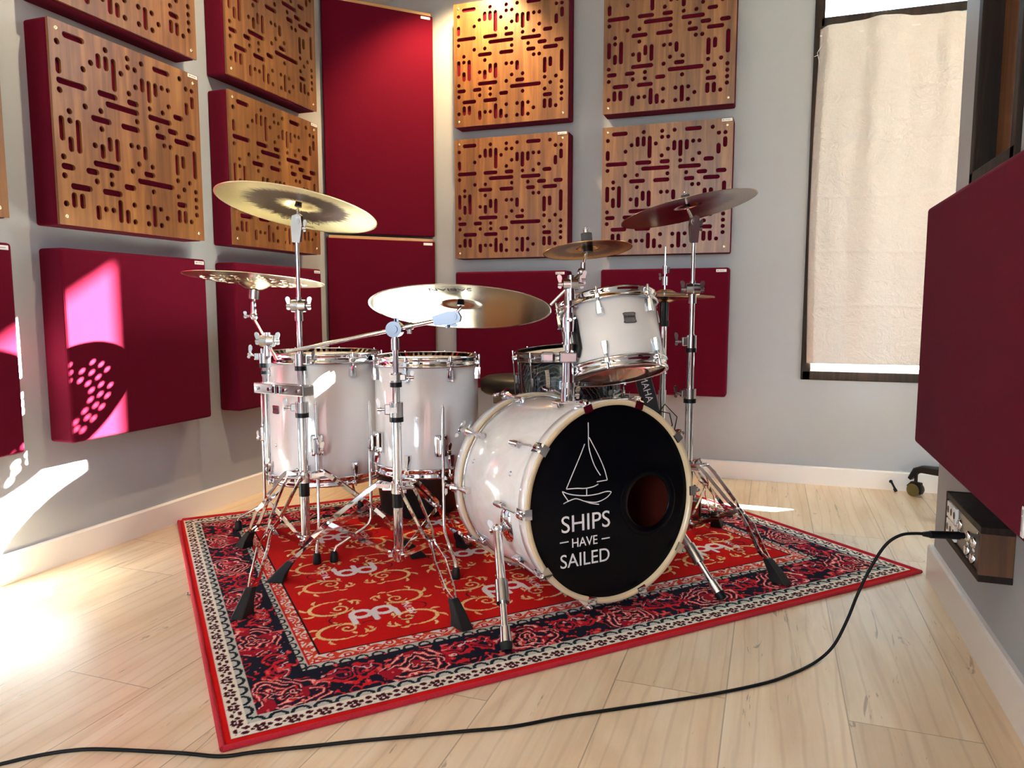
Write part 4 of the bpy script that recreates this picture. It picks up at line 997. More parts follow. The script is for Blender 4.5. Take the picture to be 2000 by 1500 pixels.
# multi clamp with accessory arm carrying the holed cymbal
ar = thing('clamp_arm', 'chrome accessory arm on a two hole clamp beside left stand', 'cymbal arm', (.655, 1.865, .57))
pa = V((.634, 1.875, 0)); pb = V((c1[0], c1[1], 0)); dd = (pb - pa).normalized(); nn = V((-dd.y, dd.x, 0)); mid = (pa + pb) / 2 + V((0, 0, .563))
m = MB(); F = frame(mid, (0, 0, 1), dd); m.bbox((0, -.013, 0), (.215, .018, .032), .003, F); m.bbox((0, .013, 0), (.215, .018, .032), .003, F)
m.bbox((.102, 0, 0), (.012, .036, .028), .002, F); cb = m.build('multi_clamp', M_['satin'], ar, world=True)
m = MB()
for k in (-.09, -.035, .03, .085): m = MB(); m.cyl(F @ V((k, -.028, 0)), F @ V((k, -.020, 0)), .0062, .005, 6); m.build('clamp_bolt', M_['chrome'], cb, world=True)
for k in (-.012, .008): m = MB(); m.bbox((k, -.0245, 0), (.014, .008, .026), .003, F); m.build('clamp_wedge', M_['chrome'], cb, world=True)
m = MB(); m.cyl(pa + V((0, 0, .325)), pa + V((0, 0, .60)), .0102, None, 20); m.cyl(pa + V((0, 0, .60)), pa + V((0, 0, .685)), .0125, None, 20); m.build('tube', M_['chrome'], ar, world=True)
clampjoint(ar, pa + V((0, 0, .655)), .0125, .030, LFT + V((0, 0, .25)), True, .026)
m = MB(); m.cyl(pa + V((0, 0, .606)), pa + V((0, 0, .616)), .0135, None, 18); m.build('blue_ring', M_['blackp'], ar, world=True)
pj = V((.650, 1.870, .708)); boomball(ar, pj, (.94, .33, 0), 'satin', .019)
m = MB(); m.cyl(V((.553, 1.932, .775)), V((.708, 1.840, .650)), .0052, None, 12); m.build('arm_rod', M_['chrome'], ar, world=True)
qh = V((.553, 1.932, .783)); 
m = MB(); m.ball(qh, .0135, 16); m.cyl(qh, qh + V((0, 0, .045)), .0095, .008, 14); m.cyl(qh, qh - LFT * -.03, .004, None, 8); m.wing(qh + LFT * .02, LFT, (0, 0, 1), .014, .010); m.build('tilter', M_['satin'], ar, world=True)
base = CHc - CHn * .035
m = MB(); m.cyl(qh + V((0, 0, .03)), base, .0045, None, 10); m.build('cymbal_rod', M_['chrome'], ar, world=True)
m = MB(); m.cyl(CHc - CHn * .052, CHc - CHn * .024, .017, .017, 20); m.build('cymbal_seat', M_['satin'], ar, world=True)
m = MB(); m.cyl(CHc - CHn * .02, CHc + CHn * .02, .004, None, 10); m.build('top_rod', M_['chrome'], ar, world=True)

c2 = (1.103, 1.847)
s2 = stand('cymbal_stand', 'middle chrome tripod stand with long boom for the ride', c2, [(.752, 1.736), (1.401, 1.629), (1.158, 2.212)], .297, .094, [(.075, .50, .0140), (.48, .62, .0112), (.60, .735, .0088)])
clampjoint(s2, (c2[0], c2[1], .520), .0140, .042, LFT, True, .028, True); clampjoint(s2, (c2[0], c2[1], .612), .0112, .026, RGT, True, .018, True)
m = MB(); m.cyl((c2[0], c2[1], .690), (c2[0], c2[1], .724), .0125, None, 18); m.build('sleeve', M_['satin'], s2, world=True)
PB = V((c2[0], c2[1], .749)); PT = V((1.262, 1.888, .783)); bd = (PT - PB).normalized(); side = bd.cross(V((0, 0, 1))).normalized()
m = MB(); m.cyl(PB - side * .020, PB + side * .020, .0225, None, 28); m.cyl(PB - side * .024, PB + side * .024, .012, None, 16); m.wing(PB + V((0, 0, .018)), (0, 0, 1), bd, .010, .012); m.build('ball_joint', M_['grey'], s2, world=True)
m = MB(); m.cyl(PB - bd * .325, PT - bd * .03, .0058, None, 16); bo_ = m.build('boom', M_['chrome'], s2, world=True)
m = MB(); m.cyl(PB + bd * .032, PB + bd * .052, .0105, None, 16); m.bbox((PB + bd * .042 - V((0, 0, .014))), (.012, .012, .014), .002); m.build('memory_lock', M_['satin'], bo_, world=True)
tilter(s2, PT - bd * .050, PT + bd * .005, V((0, 0, -1)), 'grey', 1.2); cymtop(s2, PT + V((0.004, 0, .004)), RDc, RDn)

c3 = (1.866, 2.40)
s3 = stand('cymbal_stand', 'right chrome tripod stand behind the kick holding dark crash', c3, [(2.161, 2.217), (1.945, 2.74), (1.60, 2.47)], .303, .102, [(.085, .525, .0138), (.49, .725, .0112), (.69, .83, .0088), (.86, 1.05, .0062)])
clampjoint(s3, (c3[0], c3[1], .535), .0138, .032, LFT + V((0, -.3, 0))); clampjoint(s3, (c3[0], c3[1], .702), .0112, .040, LFT, True, .026); boomball(s3, (c3[0], c3[1], .868), (.94, .33, 0), 'satin', .020)
q3 = V((1.866, 2.392, 1.078)); tilter(s3, (c3[0], c3[1], 1.018), q3, RGT); cymtop(s3, q3, CRc, CRn, .014, True, fr=.013)

# tom holder post on the kick
th = thing('tom_holder', 'chrome tom holder post standing on top of the kick drum', 'tom holder', (1.56, 2.02, .535))
PX, PY = 1.562, 2.022; zz = lambda y: .978 - (y - 485) / 680
def cy(z0, z1, r, nm='tube', mat='chrome'): m = MB(); m.cyl((PX, PY, z0), (PX, PY, z1), r, None, 24); return m.build(nm, M_[mat], th, world=True)
m = MB(); F = frame((PX, PY, .540), (0, 0, 1), KA); m.bbox((0, 0, -.004), (.075, .055, .016), .005, F); m.cyl((PX, PY, .54), (PX, PY, zz(752)), .021, .0195, 24); m.wing(V((PX, PY, .56)) + RGT * .02, RGT, (0, 0, 1), .022, .012); m.build('base_bracket', M_['chrome'], th, world=True)
cy(zz(770), zz(700), .0175); cy(zz(754), zz(744), .0215, 'memory_lock', 'satin')
m = MB(); F = frame((PX, PY, zz(695)), (0, 0, 1), LFT); m.bbox((0, 0, 0), (.05, .046, .030), .004, F); m.bbox((.058, -.004, 0), (.040, .034, .030), .007, F); m.wing(V((PX, PY, zz(692))) + RGT * .026, RGT, (0, 0, 1), .020, .012); m.build('mount_block', M_['satin'], th, world=True)
cy(zz(700), zz(560), .0122); cy(zz(681), zz(671), .0155, 'memory_lock', 'satin')
cy(zz(641), zz(635), .0150, 'ring', 'blue'); cy(zz(635), zz(627), .0150, 'ring', 'blackp'); cy(zz(625), zz(609), .0155, 'clamp_collar', 'satin'); cy(zz(599), zz(596), .0235, 'washer', 'satin'); cy(zz(594), zz(578), .0130, 'sleeve', 'satin')
# arm to the tom with bracket plate on the shell
tc_ = V(TB) + TN * .10; dv = (V((PX, PY, tc_.z)) - tc_); dv = (dv - TN * dv.dot(TN)).normalized(); sp_ = tc_ + dv * (TR + .004)
lat = TN.cross(dv)
m = MB(); F = Matrix(((lat.x, TN.x, dv.x, sp_.x), (lat.y, TN.y, dv.y, sp_.y), (lat.z, TN.z, dv.z, sp_.z), (0, 0, 0, 1)))
m.prism([(-.012, -.070), (.012, -.070), (.026, -.045), (.024, .040), (.012, .060), (-.012, .060), (-.024, .040), (-.026, -.045)], .010, F); mp = m.mesh('mount_plate'); mp.transform(parent_inv(tt)); shared(mp, 'mount_plate', M_['blackp'], tt, Matrix.Identity(4))
m = MB(); m.cyl(F @ V((0, .042, .008)), F @ V((0, .042, .018)), .010, .008, 16); m.cyl(F @ V((0, -.052, .008)), F @ V((0, -.052, .018)), .009, .007, 16); m.bbox((0, -.005, .018), (.030, .055, .020), .005, F); mp = m.mesh('mount_clamp'); mp.transform(parent_inv(tt)); shared(mp, 'mount_clamp', M_['chrome'], tt, Matrix.Identity(4))
pz = V((PX, PY, zz(632))); m = MB(); m.cyl(pz, F @ V((0, -.005, .02)), .0095, None, 16); m.cyl(pz - V((0, 0, .02)), pz + V((0, 0, .02)), .017, None, 20); m.wing(pz + V((.01, -.02, .012)), V((.3, -.9, .2)), (1, 0, .4), .018, .010); m.build('tom_arm', M_['chrome'], th, world=True)
# small boom carrying the splash
bj = V((PX + .006, PY, zz(555))); boomball(th, bj, (.94, .33, 0), 'satin', .0165)
m = MB(); m.cyl(bj, bj + (V((-.055, -.015, -.058))), .0046, None, 12); m.build('arm_rod', M_['chrome'], th, world=True)
q4 = V((1.596, 2.052, .925)); m = MB(); m.cyl(bj, q4 - V((.005, .005, .02)), .0075, .0060, 12); m.ball(q4 - V((.004, .004, .014)), .012, 14); m.wing(bj + RGT * .03 + V((0, 0, .012)), RGT, (0, 0, 1), .024, .011); m.cyl(q4 - V((0, 0, .01)), q4 + V((0, 0, .012)), .0075, None, 14); m.build('tilter', M_['satin'], th, world=True)
m = MB(); m.cyl(q4, SPc, .0045, None, 12); m.cyl(SPc, SPc + SPn * .06, .0038, None, 10); cr_ = m.build('cymbal_rod', M_['chrome'], th, world=True)
m = MB(); m.cyl(SPc - SPn * .012, SPc + SPn * .0155, .0165, None, 20); m.build('sleeve', M_['blackp'], cr_, world=True)
m = MB(); m.cyl(SPc + SPn * .018, SPc + SPn * .042, .0160, None, 20); m.build('felt', M_['felt'], cr_, world=True)
m = MB(); m.cyl(SPc + SPn * .042, SPc + SPn * .052, .009, .008, 12)
for k in range(3): m.bbox(SPc + SPn * .054 + RGT * (k - 1) * .007, (.004, .004, .010), .001)
m.build('wing_nut', M_['chrome'], cr_, world=True)

# hi-hat stand
hs = thing('hihat_stand', 'chrome hi-hat stand behind the tom with thin pull rod', 'hi-hat stand', (1.72, 2.79, .008))
hx, hy = 1.725, 2.79
def hcy(z0, z1, r, nm='tube', mat='chrome', par=hs): m = MB(); m.cyl((hx, hy, z0), (hx, hy, z1), r, None, 20); return m.build(nm, M_[mat], par, world=True)
hcy(.09, .50, .0150); hcy(.45, .775, .0115); hcy(.775, 1.035, .0030, 'pull_rod'); hcy(.76, .835, .0165, 'cymbal_seat', 'blackp'); hcy(.74, .762, .019, 'nylon_ring', 'rubber')
m = MB(); m.cyl((hx, hy, .893), (hx, hy, .925), .0115, None, 16); m.wing((hx - .012, hy, .92), LFT, (0, 0, 1), .016, .008); m.cyl((hx, hy, .935), (hx, hy, .965), .0085, None, 14); m.wing((hx + .008, hy, .945), RGT, (0, 0, 1), .014, .008); m.build('clutch', M_['satin'], hs, world=True)
for a in (.35, 2.45, 4.5):
    f = (hx + .27 * math.cos(a), hy + .27 * math.sin(a)); 
    m = MB(); m.bar([(hx + .02 * math.cos(a), hy + .02 * math.sin(a), .33), (f[0], f[1], .02)], .014, .010, (0, 0, 1)); lg = m.build('leg', M_['chrome'], hs, world=True)
    m = MB(); m.cyl((f[0], f[1], .008), (f[0], f[1], .034), .014, .010, 14); m.build('rubber_foot', M_['rubber'], lg, world=True)
m = MB(); fb = frame((1.80, 2.845, .035), (0, .25, 1), (1, .3, 0)); m.bbox((.04, 0, 0), (.22, .075, .008), .003, fb); m.bbox((-.06, 0, .01), (.05, .06, .05), .004, fb); m.build('footboard', M_['satin'], hs, world=True)
m = MB(); m.bbox((1.855, 2.80, .05), (.05, .05, .08), .008); m.cyl((1.85, 2.80, .09), (1.85, 2.80, .115), .006); m.build('pedal_heel', M_['darkmetal'], hs, world=True)

# snare stand (black basket on tripod)
ss = thing('snare_stand', 'dark snare stand basket under the black snare drum', 'drum stand', (1.45, 2.46, .008))
m = MB(); m.cyl((1.46, 2.47, .10), (1.46, 2.47, .42), .012); m.build('tube', M_['darkmetal'], ss, world=True)
for a in (0.2, 2.3, 4.4):
    m = MB(); q = V((1.452 + .205 * math.cos(a), 2.46 + .205 * math.sin(a), .475)); m.bar([(1.46, 2.47, .40), q, q + V((0, 0, .05))], .014, .008, (0, 0, 1)); m.bbox(q + V((-.012 * math.cos(a), -.012 * math.sin(a), .02)), (.02, .02, .03), .003); m.build('basket_arm', M_['darkmetal'], ss, world=True)
    m = MB(); m.bar([(1.46, 2.47, .28), (1.46 + .2 * math.cos(a + .5), 2.47 + .2 * math.sin(a + .5), .02)], .014, .008, (0, 0, 1)); m.build('leg', M_['darkmetal'], ss, world=True)

# throne and tapered black bin behind the floor toms
dt = thing('drum_throne', 'round black padded drum throne behind the floor tom', 'stool', (1.13, 2.90, .008))
tx, ty, tz = 1.13, 2.90, .455
m = MB(); m.lathe([(0, 0), (.16, 0), (.175, .012), (.180, .035), (.176, .058), (.155, .070), (0, .074)], 48, Matrix.Translation((tx, ty, tz))); m.build('seat', M_['blackcloth'], dt, world=True)
m = MB(); m.bbox((tx - .02, ty - .03, tz - .022), (.16, .12, .036), .004); m.cyl((tx, ty - .10, tz - .022), (tx, ty - .085, tz - .022), .008); m.build('seat_bracket', M_['darkmetal'], dt, world=True)
m = MB(); m.cyl((tx, ty, .12), (tx, ty, tz - .02), .014); m.build('post', M_['darkmetal'], dt, world=True)
for a in (.9, 3.0, 5.1):
    m = MB(); m.bar([(tx, ty, .25), (tx + .24 * math.cos(a), ty + .24 * math.sin(a), .02)], .016, .012, (0, 0, 1)); lg = m.build('leg', M_['darkmetal'], dt, world=True)
    m = MB(); m.cyl((tx + .245 * math.cos(a), ty + .245 * math.sin(a), .008), (tx + .24 * math.cos(a), ty + .24 * math.sin(a), .032), .015, .011); m.build('rubber_foot', M_['rubber'], lg, world=True)
bn = thing('waste_bin', 'tapered black bin on the rug behind the right floor tom', 'bin', (.80, 2.58, .008))
m = MB(); m.lathe([(0, .004), (.140, 0), (.148, .01), (.178, .245), (.184, .25), (.178, .255), (.172, .247), (.142, .016), (0, .014)][::-1], 56, Matrix.Translation((.80, 2.58, .008))); m.build('bucket', M_['blackcloth'], bn, world=True)
m = MB(); m.tube([(.80 + .185 * math.cos(2 * PI * k / 48), 2.58 + .185 * math.sin(2 * PI * k / 48), .260) for k in range(49)], .004, 6); m.build('rim', M_['blackp'], bn, world=True)
# slanting black holder with white letters by the hi-hat
sb = thing('stick_holder', 'slanting black holder with white lettering hanging beside hi-hat stand', 'holder', (1.70, 2.74, .36))
p0 = V((1.640, 2.735, .62)); p1 = V((1.712, 2.745, .385)); ad = (p0 - p1).normalized(); wd = V((.944, .333, 0)); wd = (wd - ad * wd.dot(ad)).normalized(); nd = wd.cross(ad)
F = Matrix(((wd.x, ad.x, nd.x, p1.x), (wd.y, ad.y, nd.y, p1.y), (wd.z, ad.z, nd.z, p1.z), (0, 0, 0, 1)))
L = (p0 - p1).length; m = MB(); m.prism([(-.030, 0), (.020, -.005), (.026, L * .4), (.026, L), (-.030, L), (-.034, L * .5)], .022, F @ Matrix.Translation((0, 0, -.011))); m.build('sleeve', M_['blackcloth'], sb, world=True, bevel=.003)
tx_ = text_mesh('lettering', 'YAMAHA', .150, .026, F @ Matrix.Translation((-.016, L * .93, .0135)) @ Rz(-PI / 2), M_['print'], None); 
tx_.data.transform(parent_inv(sb)); tx_.parent = sb
m = MB(); m.tube([(1.715, 2.73, .40), (1.735, 2.70, .43), (1.765, 2.70, .425), (1.775, 2.71, .38), (1.75, 2.72, .35), (1.72, 2.73, .36)], .0022, 8); m.tube([(1.70, 2.75, .39), (1.745, 2.72, .455), (1.79, 2.72, .41), (1.78, 2.73, .355)], .0022, 8); m.tube([p1, V((1.72, 2.76, .33)), V((1.725, 2.77, .30))], .014, 10); m.build('cord_loop', M_['cord'], sb, world=True)

# ------------------------------------------------------------------ rug (pattern computed per point)
RO = V((1.185, 1.017, 0)); RA = math.radians(46.43); RLX, RLY = 2.0, 1.63
def rug_colors(nx, ny):
    u = np.linspace(0, RLX, nx + 1)[None, :].repeat(ny + 1, 0); v = np.linspace(0, RLY, ny + 1)[:, None].repeat(nx + 1, 1)
    L = lambda r, g, b: np.array(srgb(r, g, b)[:3])
    RED, RED2, CREAM, GREY, MAR, TEAL, NAVY, WHITE, ORG, GOLD, BLK = L(206, 16, 12), L(206, 28, 40), L(240, 232, 216), L(196, 198, 188), L(74, 16, 26), L(18, 34, 42), L(18, 24, 40), L(240, 228, 220), L(222, 92, 52), L(246, 206, 134), L(18, 12, 14)
    rng = np.random.RandomState(7)
    def noise(U, Vv, sc, seed):
        r = np.random.RandomState(seed); g = r.rand(256, 256); x = U * sc; y = Vv * sc; xi = np.floor(x).astype(int); yi = np.floor(y).astype(int); fx = x - xi; fy = y - yi
        fx = fx * fx * (3 - 2 * fx); fy = fy * fy * (3 - 2 * fy); G = lambda a, b: g[a % 256, b % 256]
        return (G(xi, yi) * (1 - fx) + G(xi + 1, yi) * fx) * (1 - fy) + (G(xi, yi + 1) * (1 - fx) + G(xi + 1, yi + 1) * fx) * fy
    du = np.minimum(u, RLX - u) * 1.2; dv = np.minimum(v, RLY - v)
    d = np.minimum(du, dv); horiz = dv <= du
    s = np.where(horiz, u, v); dd = d
    C = np.zeros(u.shape + (3,)); C[:] = RED
    def put(mask, col): C[mask] = col
    # outer cream band with maroon paws
    put((d > .020) & (d <= .062), CREAM)
    per = .060; ph = (s / per) % 1.0; q = (d - .020) / .042
    def blob(cx, cy, rx, ry): return ((np.minimum(abs(ph - cx), 1 - abs(ph - cx)) / rx) ** 2 + ((q - cy) / ry) ** 2) < 1
    paws = blob(.25, .30, .20, .20) | blob(.10, .62, .10, .16) | blob(.30, .66, .10, .16) | blob(.50, .55, .09, .15) | blob(.72, .30, .13, .12) | blob(.78, .72, .13, .14) | blob(.95, .45, .07, .10)
    paws &= ~(blob(.25, .36, .05, .07) | blob(.28, .12, .05, .08))
    put((d > .020) & (d <= .062) & paws, MAR); put((d > .0195) & (d < .0215), L(120, 20, 24))
    # scallops
    def scallop(a, b, per, bg):
        mk = (d > a) & (d <= b); put(mk, bg); p = ((s / per) % 1.0 - .5); r = np.sqrt((p * per / (b - a)) ** 2 + ((d - a) / (b - a) * 1.0) ** 2 * 1.0)
        put(mk & (r > .50) & (r < .82) & (d < b - .002), TEAL)
    scallop(.062, .088, .044, GREY)
    # dark floral band
    a0, b0 = .086, .226; mk = (d > a0) & (d <= b0); put(mk, NAVY)
    per = .285; k = np.floor(s / per); p = (s / per - k - .5) * per; w = d - (a0 + b0) / 2
    n1 = noise(u, v, 40, 1); n2 = noise(u, v, 85, 2); n3 = noise(u, v, 22, 3)
    pr_ = p + (n1 - .5) * .03; wr_ = w + (n2 - .5) * .016 + .018 * np.where(horiz, 1, 1)
    r = np.sqrt(pr_ ** 2 + (wr_ * 1.25) ** 2); th = np.arctan2(wr_, pr_)
    sw = np.sin(r * 290 + 3 * np.sin(th * 3) + n3 * 7); ros = mk & (r < .088)
    put(ros & (sw > .0), RED2); put(ros & (sw > .80), L(240, 190, 180)); put(ros & (n2 > .63) & (sw < .3), NAVY); put(ros & (n1 > .74), L(160, 16, 40))
    # side sprays
    r2 = np.sqrt((abs(pr_) - .115) ** 2 + (wr_ - .03) ** 2); sp = mk & (abs(pr_) > .082)
    put(sp & (np.abs(r2 - .030) < .0038), RED2); put(sp & (np.abs(r2 - .016) < .0028), L(170, 20, 44)); put(sp & (n2 > .62) & (n1 > .5), RED2); put(sp & (np.abs(wr_ + .045 + .012 * np.sin(pr_ * 120)) < .0035), RED2)
    put(sp & (np.abs(wr_ - .048 + .008 * np.sin(pr_ * 160)) < .0020) & (n1 > .35), L(220, 210, 210))
    put(mk & (n2 > .84), L(226, 90, 90))
    scallop(.226, .246, .038, GREY)
    # white/orange vine band
    a1, b1 = .246, .284; mk = (d > a1) & (d <= b1); put(mk, WHITE); q = (d - a1) / (b1 - a1); ph = (s / .070) % 1
    vine = np.abs(q - .5 - .28 * np.sin(ph * 2 * PI)) < .13; put(mk & vine, ORG); rr = np.sqrt(((ph - .25) * 1.8) ** 2 + (q - .30) ** 2); put(mk & (np.abs(rr - .20) < .07), L(200, 30, 30)); rr = np.sqrt(((ph - .75) * 1.8) ** 2 + (q - .70) ** 2); put(mk & (np.abs(rr - .20) < .07), L(200, 30, 30)); put(mk & (n2 > .66), L(214, 60, 40))
    put((d > a1) & (d < a1 + .004), RED)
    put((d > .284) & (d <= .2895), BLK)
    fm = d > .2895; put(fm, RED)
    # gold scrolls and logos in the field
    def seg(mask_acc, pts, w0, w1):
        pts = np.array(pts); n = len(pts)
        x0, y0 = pts.min(0) - .02; x1, y1 = pts.max(0) + .02
        i0, i1 = int(max(0, x0 / RLX * nx)), int(min(nx, x1 / RLX * nx)); j0, j1 = int(max(0, y0 / RLY * ny)), int(min(ny, y1 / RLY * ny))
        if i1 <= i0 or j1 <= j0: return
        U = u[j0:j1, i0:i1]; Vv = v[j0:j1, i0:i1]; best = np.full(U.shape, 1e9)
        for k in range(n - 1):
            a = pts[k]; b = pts[k + 1]; ab = b - a; L2 = ab @ ab + 1e-12; t = np.clip(((U - a[0]) * ab[0] + (Vv - a[1]) * ab[1]) / L2, 0, 1)
            dist = np.hypot(U - a[0] - t * ab[0], Vv - a[1] - t * ab[1]); f = (k + t) / (n - 1); wd = w0 + (w1 - w0) * np.sin(PI * np.clip(f, 0, 1)) ; best = np.minimum(best, dist - wd)
        mask_acc[j0:j1, i0:i1] |= best < 0
    gold = np.zeros(u.shape, bool); white = np.zeros(u.shape, bool); ink = np.zeros(u.shape, bool)
    def scroll(cx, cy, fx, fy, sc=1.0):
        T = lambda P: [(cx + fx * a * sc, cy + fy * b * sc) for a, b in P]
        arc = [(.062 * math.cos(t), .046 * math.sin(t)) for t in np.linspace(.5, 5.2, 30)]; seg(gold, T(arc), .0016, .0054)
        spi = [((.003 + .0030 * t) * math.cos(t) + .018, (.003 + .0030 * t) * math.sin(t) + .012) for t in np.linspace(0, 9, 32)]; seg(gold, T(spi), .0016, .0032)
        for (ax, ay, an, ln) in ((-.055, .030, 2.3, .030), (-.064, -.004, 3.3, .034), (-.040, -.042, 4.2, .028), (.030, -.044, 5.4, .026), (.056, -.030, 5.9, .034), (.052, -.036, .5, .028), (.048, .030, .9, .024), (.0, .046, 1.4, .020), (.075, -.02, 1.0, .022), (.03, -.03, 1.2, .018)):
            lf = [(ax + ln * f * math.cos(an + .8 * f), ay + ln * f * math.sin(an + .8 * f)) for f in np.linspace(0, 1, 7)]; seg(gold, T(lf), .0008, .0044)
    def logo(cx, cy, fl):
        T = lambda P: [(cx + fl * a, cy + fl * b) for a, b in P]
        for ox in (-.034, .026): seg(white, T([(ox + .025 * math.cos(t), .012 + .022 * math.sin(t)) for t in np.linspace(0, 2 * PI, 24)]), .0078, .0078)
        seg(white, T([(-.062, .005), (-.062, -.040)]), .0078, .0078); seg(white, T([(-.004, .0), (-.004, -.036)]), .0078, .0078); seg(white, T([(.054, .008), (.056, -.034)]), .0078, .0078)
        # small MEINL reading upwards
        gl = {'M': [[(0, 0), (0, 1), (.5, .4), (1, 1), (1, 0)]], 'E': [[(1, 0), (0, 0), (0, 1), (1, 1)], [(0, .5), (.8, .5)]], 'I': [[(.5, 0), (.5, 1)]], 'N': [[(0, 0), (0, 1), (1, 0), (1, 1)]], 'L': [[(0, 1), (0, 0), (1, 0)]]}
        y = -.042
        for ch_ in 'MEINL':
            wdt = .006 if ch_ == 'I' else .014
            for P in gl[ch_]: seg(white, T([(.100 - b * .018, y + a * wdt) for a, b in P]), .0016, .0016)
            y += wdt + .005
        for (x0, y0, rr, a, b) in ((-.085, 0, .035, 1.8, 4.6), (.112, .0, .030, -1.2, 1.3), (.07, -.045, .03, 3.6, 5.6), (-.03, -.055, .02, .3, 2.6)):
            seg(ink, T([(x0 + rr * math.cos(t), y0 + rr * .8 * math.sin(t)) for t in np.linspace(a, b, 10)]), .0010, .0022)
    row = 0
    vy = .4679
    for r_i, vy in enumerate((.455, .795, 1.145)):
        off = (0.0, .035, .07)[r_i]
        for c_i in range(4):
            cx = .420 + off + .385 * c_i; fl = 1 if r_i % 2 == 0 else -1
            if c_i == 3 and r_i > 0: cx -= .06
            logo(cx, vy, fl)
    for j, vy in enumerate((.385, .535, .700, .865, 1.04, 1.215)):
        off = (0, .01, .03, .04, .06, .07)[j]
        for i in range(8):
            cx = .315 + off + .1925 * i; 
            scroll(cx, vy, 1 if i % 2 == 0 else -1, 1 if (j % 2 == 0) else -1, .95)
    C[gold & fm] = GOLD; hl = noise(u, v, 120, 9) > .62; C[gold & fm & hl] = L(246, 226, 166)
    C[ink & fm & ~white] = L(70, 14, 34); C[white & fm] = L(255, 250, 248)
    gr = noise(u, v * .6, 330, 5)[..., None]; C *= .93 + .12 * gr
    return u, v, np.clip(C, 0, 1)
def rug():
    nx, ny = 760, 620
    u, v, C = rug_colors(nx, ny)
    root = thing('rug', 'red patterned drum rug with gold scrolls and white logos on oak floor', 'rug', mat=Matrix.Translation(RO) @ Rz(RA))
    e = np.minimum(np.minimum(u, RLX - u), np.minimum(v, RLY - v)); z = .0022 + .0052 * np.clip(e / .008, 0, 1) ** .5
    wav = .0022 * np.sin(v * 9) * np.exp(-u / .02) * 0
    co = np.stack([u + wav, v, z], -1).reshape(-1, 3).astype(np.float32)
    me = bpy.data.meshes.new('pile'); nv = (nx + 1) * (ny + 1); nf = nx * ny
    me.vertices.add(nv); me.vertices.foreach_set('co', co.ravel())
    i = np.arange(nx)[None, :]; j = np.arange(ny)[:, None]; a = j * (nx + 1) + i
    q = np.stack([a, a + 1, a + nx + 2, a + nx + 1], -1).reshape(-1).astype(np.int32)
    me.loops.add(nf * 4); me.loops.foreach_set('vertex_index', q); me.polygons.add(nf); me.polygons.foreach_set('loop_start', np.arange(0, nf * 4, 4, dtype=np.int32)); me.polygons.foreach_set('loop_total', np.full(nf, 4, np.int32)); me.update(); me.validate()
    at = me.color_attributes.new('pattern', 'FLOAT_COLOR', 'POINT'); cc = np.concatenate([C.reshape(-1, 3), np.ones((nv, 1))], 1).astype(np.float32); at.data.foreach_set('color', cc.ravel())
    n = N('rug_pile'); ca = n.n('ShaderNodeAttribute', _attribute_name='pattern'); c = n.coord('Object', (700, 420, 1)); f = n.noise(c, 1, 2)
    n.l(n.mix(n.math('MULTIPLY', f, .14), ca.outputs['Color'], (.02, .005, .005, 1)), n.p.inputs['Base Color']); n.p.inputs['Roughness'].default_value = .95; n.p.inputs['Specular IOR Level'].default_value = .02; n.bump(f, .5, .0015)
    n.p.inputs['Sheen Weight'].default_value = .03
    me.materials.append(n.m); o = bpy.data.objects.new('pile', me); COL.objects.link(o); o.parent = root
    b = MB(); rm = simple('red_binding', srgb(176, 24, 44), .95, noise=.35, nscale=260, bump=.6, bscale=500)
    K = [(0, 0), (RLX, 0), (RLX, RLY), (0, RLY), (0, 0)]; pts = []
    for (x0, y0), (x1, y1) in zip(K[:-1], K[1:]):
        nseg = 60
        for k in range(nseg): f_ = k / nseg; pts.append((x0 + (x1 - x0) * f_, y0 + (y1 - y0) * f_, .0052))
    for k, p in enumerate(pts): pass
    pts.append(pts[0]); b.tube(pts, .0058, 10); b.build('binding', rm, root)
rug()

# ------------------------------------------------------------------ socket box on the right wall
bx_ = thing('socket_box', 'dark wooden wall box with power and audio sockets', 'socket box', (2.56, 1.865, .244))
y0, y1, z0, z1, xf = 1.705, 2.024, .244, .361, 2.527
m = MB()
def bb(xa, xb, ya, yb, za, zb, bv=.0015): m.bbox(((xa + xb) / 2, (ya + yb) / 2, (za + zb) / 2), (xb - xa, yb - ya, zb - za), bv)
bb(xf, RX, y0, y1, z1 - .015, z1); bb(xf, RX, y0, y1, z0, z0 + .015); bb(xf, RX, y1 - .014, y1, z0, z1); m.build('case', M_['darkwood'], bx_, world=True)
m = MB(); bb(xf + .0005, RX, y0 + .0005, y0 + .014, z0 + .014, z1 - .014); m.build('end_panel', M_['midwood'], bx_, world=True)
m = MB(); bb(xf + .006, xf + .010, y0 + .012, y1 - .012, z0 + .013, z1 - .013, .0005); fp = m.build('face_plate', simple('grey_plate', (.05, .045, .04, 1), .4, noise=.15), bx_, world=True)
# power sockets: two rows of three at the far end
for r_ in range(2):
    for k in range(3):
        yy = y1 - .032 - k * .030; zc2 = z0 + .037 + r_ * .042
        m = MB(); m.bbox((xf + .003, yy, zc2), (.007, .027, .038), .0015); s = m.build('power_socket', M_['white'], bx_, world=True)
        m = MB(); m.cyl((xf - .0012, yy, zc2), (xf + .002, yy, zc2), .0085, None, 16); m.build('socket_hole', M_['ink'], s, world=True)
